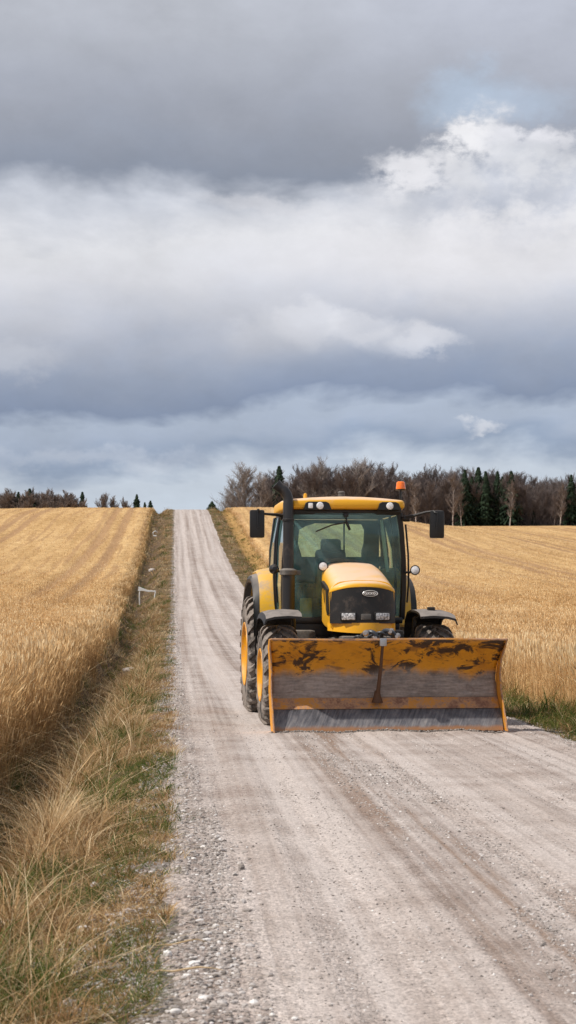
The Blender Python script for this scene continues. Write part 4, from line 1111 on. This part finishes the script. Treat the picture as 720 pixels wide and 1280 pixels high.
mb.build('inner_wheel_arch', M['cab_black'], TR)
mb = MB(); mb.box((-.50, 2.85, 1.50), (.16, .18, .38), .04); mb.box((.66, 2.95, 1.42), (.12, .2, .28), .03); mb.build('door_trim', M['fender_yellow'], TR)
mb = MB(); mb.loft([[(x, 4.33, 2.80), (x, 4.38, 1.92)] for x in np.linspace(-.76, .76, 3)], cap=False, closed=False); mb.build('rear_window', M['rear_glass'], TR)
mb = MB()
mb.prism([(-.76, 2.85), (-.36, 2.85), (-.44, 2.70), (-.46, 2.50), (-.40, 2.30), (-.76, 2.20)], 4.18, 4.24, 'Y')
mb.prism([(-.36, 2.85), (.76, 2.85), (.76, 2.79), (.48, 2.79), (-.20, 2.80), (-.33, 2.76), (-.44, 2.70)], 4.182, 4.238, 'Y')
mb.prism([(.50, 2.79), (.76, 2.79), (.76, 1.90), (.50, 1.90), (.50, 2.40), (.53, 2.50), (.54, 2.70)], 4.184, 4.236, 'Y')
mb.prism([(-.76, 2.20), (-.40, 2.30), (.50, 2.30), (.50, 1.90), (-.76, 1.90)], 4.186, 4.234, 'Y')
mb.box((.235, 4.20, 2.55), (.022, .03, .52))
mb.build('rear_wall', M['interior'], TR)
mb = MB(); mb.tube([(.56, 2.75, 2.78), (.60, 2.72, 2.4), (.64, 2.70, 2.05)], [.02, .028, .02], 8); mb.build('inner_handle', M['blind'], TR)
st_ = MB().box((-.03, 3.50, 1.62), (.56, .54, .16), .06).build('driver_seat', M['seat'], TR)
MB().box((-.03, 3.72, 2.02), (.52, .14, .76), .06, rot=(-.12, 0, 0), taper=(.85, 1)).build('backrest', M['seat'], st_)
MB().box((-.03, 3.72, 2.45), (.30, .12, .20), .05).build('headrest', M['seat'], st_)
for s in (-1, 1): MB().box((-.03+s*.33, 3.42, 1.86), (.09, .40, .07), .03).build('armrest', M['seat'], st_)
mb = MB(); mb.tube([(-.03+.20*math.cos(a), 2.98-.10*math.sin(a), 2.10+.15*math.sin(a)) for a in np.linspace(0, 2*PI, 25)], .016, 8, cap=False)
mb.tube([(-.03, 2.98, 2.10), (-.03, 2.80, 1.75), (-.03, 2.76, 1.40)], [.03, .05, .07], 10); mb.tube([(-.22, 2.98, 2.10), (.16, 2.98, 2.10)], .012, 6)
mb.box((-.03, 2.85, 1.93), (.42, .16, .20), .05, rot=(.4, 0, 0)); mb.build('steering_wheel', M['seat'], TR)
mb = MB(); mb.box((.52, 3.3, 1.85), (.16, .5, .12), .04); mb.tube([(.50, 3.1, 1.9), (.48, 3.02, 2.08)], .02, 8); mb.box((.60, 2.85, 2.2), (.18, .05, .14), .02); mb.build('control_console', M['seat'], TR)

# --- roof
secs = []
for y, hw, z0, z1, r, cr in ((2.20, .70, 2.955, 3.005, .024, .015), (2.215, .765, 2.925, 3.020, .040, .025), (2.27, .805, 2.915, 3.032, .050, .035), (2.5, .825, 2.905, 3.045, .055, .050), (3.2, .845, 2.905, 3.065, .060, .055), (4.0, .835, 2.905, 3.06, .055, .05), (4.35, .80, 2.91, 3.04, .05, .04), (4.42, .74, 2.93, 3.01, .035, .02)):
    secs.append(rrect(hw, z0, z1, r, r*.8, y, 6, 0, cr))
roof = MB().loft(secs).build('roof', M['yellow_top'], TR, ang=45)
MB().box((0, 3.34, 2.885), (1.56, 1.92, .05), .015).build('headliner', M['cab_black'], TR)
def recess(xs, lamps, sq=None):
    (xa, xb) = xs
    poly = [(xa-.02, 2.895), (xb+.05, 2.895), (xb+.01, 2.985), (xb-.03, 3.005), (xa+.04, 3.005), (xa, 2.985)]
    r_ = MB().prism(poly, 2.188, 2.32, 'Y').build('lamp_housing', M['cab_black'], TR, bev=.006)
    for lx in lamps:
        MB().lathe([(.03, .050), (-.012, .050), (-.022, .042), (-.026, .02), (-.027, 0)], 'Y', (lx, 2.182, 2.948), 24).build('work_lamp', M['lamp'], r_)
    if sq: MB().box((sq, 2.178, 2.948), (.065, .03, .075), .012).build('work_lamp', M['lamp'], r_)
recess((-.585, -.27), (-.385,), -.515)
recess((.44, .70), (.585,))
bc = MB().tube([(.80, 2.55, 2.95), (.80, 2.55, 3.205)], .016, 8).build('beacon', M['cab_black'], TR)
MB().lathe([(3.185, 0), (3.185, .068), (3.205, .072), (3.205, 0)], 'Z', (.80, 2.55, 0), 24).build('base', M['cab_black'], bc)
MB().lathe([(3.205, .066), (3.22, .068), (3.30, .058), (3.312, .045), (3.316, 0)], 'Z', (.80, 2.55, 0), 24).build('lens', M['amber'], bc)
mb = MB(); mb.lathe([(3.08, .05), (3.15, .048), (3.155, .04)], 'Z', (-.01, 2.75, 0), 16); mb.lathe([(3.155, .052), (3.175, .05), (3.185, .03), (3.186, 0)], 'Z', (-.01, 2.75, 0), 16); mb.build('roof_socket', M['grey_metal'], TR)
MB().lathe([(3.06, .03), (3.13, .022), (3.14, 0)], 'Z', (-.55, 2.5, 0), 12).build('roof_knob', M['yellow'], TR)
# --- mirrors
def mirror(s, x, y, zc, arm):
    r_ = MB().tube(arm, [.030, .022, .018, .016, .016][:len(arm)], 8).build('mirror_arm', M['black'], TR)
    MB().box((x, y, zc), (.205, .07, .385), .03).build('mirror_housing', M['black'], r_)
    MB().box((x, y+.040, zc), (.17, .008, .34), .003).build('mirror_glass', M['lens'], r_)
    MB().tube([arm[-1], (x+s*.0, y-.045, zc+.16), (x-s*.01, y-.05, zc-.05)], .014, 8).build('mirror_stem', M['cab_black'], r_)
    MB().lathe([(-.05, .02), (-.04, .045), (.04, .045), (.05, .02)], 'X', (arm[0][0]+s*.06, arm[0][1], arm[0][2]), 14).build('joint', M['black'], r_)
mirror(-1, -1.24, 2.30, 2.70, [(-.80, 2.44, 2.80), (-.96, 2.38, 2.83), (-1.08, 2.33, 2.835), (-1.20, 2.28, 2.84), (-1.23, 2.26, 2.90)])
mirror(1, 1.265, 2.30, 2.705, [(.80, 2.44, 2.79), (.96, 2.38, 2.83), (1.12, 2.33, 2.875), (1.22, 2.28, 2.885), (1.235, 2.26, 2.86)])
# --- round lamps on stalks beside the cab and the hood
def stalklamp(x, y, z, x2, back=False, r=.062):
    r_ = MB().tube([(x2, y+.1, z-.03), ((x+x2)/2, y+.07, z-.03), (x, y+.05, z)], .016, 8).build('side_lamp', M['black'], TR)
    d = -1 if not back else 1
    MB().lathe([(d*-.09, 0), (d*-.085, r*.5), (d*-.03, r*.95), (d*.0, r*1.1), (d*.02, r*1.12), (d*.022, r*.95)], 'Y', (x, y, z), 24).build('bowl', M['cab_black'], r_)
    MB().lathe([(d*.012, r*.97), (d*.024, r*.85), (d*.032, r*.4), (d*.033, 0)], 'Y', (x, y, z), 24).build('lens', M['lamp'], r_)
stalklamp(.965, 2.35, 2.07, .84)
stalklamp(-1.00, 2.35, 2.08, -.86, True)
stalklamp(-.345, 2.18, 2.115, -.22)
# --- rear fenders
for s in (-1, 1):
    path = [(3.36, 1.30), (3.38, 1.55), (3.44, 1.78), (3.56, 1.95), (3.74, 2.06), (4.0, 2.12), (4.5, 2.12), (4.9, 2.02), (5.2, 1.80), (5.35, 1.5)]
    secs = []
    for y, z in path:
        ny = (y-4.4)*.03; 
        secs.append([(s*.74, y, z), (s*.90, y, z+.015), (s*1.04, y, z-.01), (s*1.10, y, z-.05), (s*1.085, y+.03, z-.08), (s*1.03, y+.03, z-.04), (s*.90, y+.03, z-.02), (s*.74, y+.03, z-.03)])
    rf = MB().loft(secs).build('rear_fender', M['fender_yellow'], TR)
    secs = []
    for y, z in path:
        d = Vector((0, y-4.4, z-.9)).normalized()
        a0 = Vector((s*1.075, y, z-.045))-d*.02; 
        secs.append([a0, a0+Vector((s*.09, 0, -.04))+d*.0, Vector((s*1.19, y, z-.15)), Vector((s*1.182, y, z-.18))-d*.02, a0+Vector((s*.08, 0, -.07))-d*.02, a0-d*.03])
    MB().loft(secs).build('fender_lip', M['fender_black'], rf)
    MB().prism([(3.40, 1.30), (3.44, 1.6), (3.6, 1.92), (3.9, 2.08), (4.6, 2.08), (5.1, 1.85), (5.2, 1.3)], s*.73, s*.75, 'X').build('inner_panel', M['cab_black'], rf)
    if s > 0: MB().box((s*1.11, 3.42, 1.42), (.05, .04, .3), .01).build('edge_trim', M['cab_black'], rf)

# --- the blade
BX, HW = .20, 1.485
bl = empty('front_blade', (BX, 0, 0)); bl.parent = TR
def prof(f):                    # mouldboard: f 0 (bottom) .. 1 (top) -> (y, z)
    z = .40+(1.155-.40)*f
    return (.30+.05*math.sin(f*PI)-.38*max(0, f-.35)**1.6/.65**1.6, z)
rng = random.Random(3)
fs = np.linspace(0, 1, 15); xs_ = np.linspace(-HW, HW, 60)
rows = []
for f in fs:
    y, z = prof(f)
    hwf_ = (HW-.045*math.sin(min(1, f+.12)*PI)**.8)/HW if f < .88 else 1.0-.02*(1-f)
    rows.append([(x*hwf_, y+.006*math.sin(x*2.1+f*3)+.004*math.sin(x*5.3-f*5), z+(.004*math.sin(x*3.1)+.003*math.sin(x*8.7) if f == 1 else 0)) for x in xs_])
mb = MB(); mb.loft(rows, cap=False, closed=False)
o = mb.build('mouldboard', M['blade'], bl, ang=60); md = o.modifiers.new('thick', 'SOLIDIFY'); md.thickness = .014; md.offset = 1
# top lip, lower strip, cutting edge
y1, z1 = prof(1)
lip = MB().loft([[(x, y1-.014, z1-.006+.004*math.sin(x*3.1)), (x, y1-.014, z1+.010+.004*math.sin(x*3.1)+.003*math.sin(x*8.7)), (x, y1+.045, z1+.016+.004*math.sin(x*3.1)), (x, y1+.045, z1-.004)] for x in np.linspace(-HW-.004, HW+.004, 50)]).build('top_lip', M['rusty'], bl)
MB().loft([[(x, .300, .415), (x, .205+.003*math.sin(x*7), .280), (x, .225, .270), (x, .325, .405)] for x in np.linspace(-HW+.035, HW-.03, 30)]).build('lower_strip', M['rusty'], bl)
loops = []
for i, x in enumerate(np.linspace(-HW+.045, HW-.01, 140)):
    j = .006*math.sin(x*3)+rng.uniform(-.006, .005)
    loops.append([(x, .195, .275), (x, .178, .262), (x, .045, .012+j), (x, .062, .004+j), (x, .215, .262)])
MB().loft(loops).build('cutting_edge', M['edge'], bl, ang=50)
mb = MB()
for x in np.linspace(-HW+.1, HW-.1, 12): mb.lathe([(-.006, 0), (-.006, .013), (.008, .016)], 'Y', (x, .188, .262), 8)
mb.build('edge_bolt', M['grey_metal'], bl)
for s in (-1, 1):
    # end plate: narrow at the waist, flaring forward towards the ground
    secs = []
    for z, yf, yb, fl in ((.0, -.05, .30, .008 if s > 0 else -.058), (.15, .0, .34, -.004 if s > 0 else -.050), (.32, .06, .39, -.02 if s > 0 else -.046), (.52, .12, .40, -.038), (.72, .15, .40, -.044), (.90, .12, .36, -.034), (1.05, .02, .24, -.010), (1.165, -.075, .02, -.004)):
        xx = HW+.006+fl
        secs.append([(s*xx, yf, z), (s*(xx+.018), yf, z), (s*(xx+.018), yb, z), (s*(xx), yb, z)])
    ep = MB().loft(secs).build('end_plate', M['plate'], bl, bev=.003)
    MB().tube([((p[0][0]+p[1][0])/2, p[0][1], p[0][2]) for p in secs], .011, 6).build('plate_rim', M['rusty'], ep)
# centre rod from the clip on the lip to the ball above the strip
rod = MB().tube([(-.085, -.07, 1.12), (-.09, .06, .80), (-.105, .19, .47)], [.017, .022, .028], 8).build('guide_rod', M['dark_rust'], bl)
mb = MB(); mb.lathe([(.35, .0), (.355, .075), (.40, .06), (.445, .045), (.50, .036), (.52, 0)], 'Z', (-.11, .205, 0), 16); mb.build('ball', M['dark_rust'], rod)
MB().box((-.085, -.10, 1.125), (.085, .05, .10), .012).build('clip', M['steel'], rod)
mb = MB()
for x in (-1.0, -.4, .2, .9): mb.prism([(.36, .35), (.39, .7), (.30, 1.0), (.14, 1.12), (.20, 1.12), (.40, 1.02), (.48, .7), (.46, .35)], x, x+.02, 'X')
mb.box((0, .45, .55), (2.6, .10, .12), .01); mb.box((-.1, .46, .85), (1.2, .10, .10), .01); mb.build('back_rib', M['rusty'], bl)
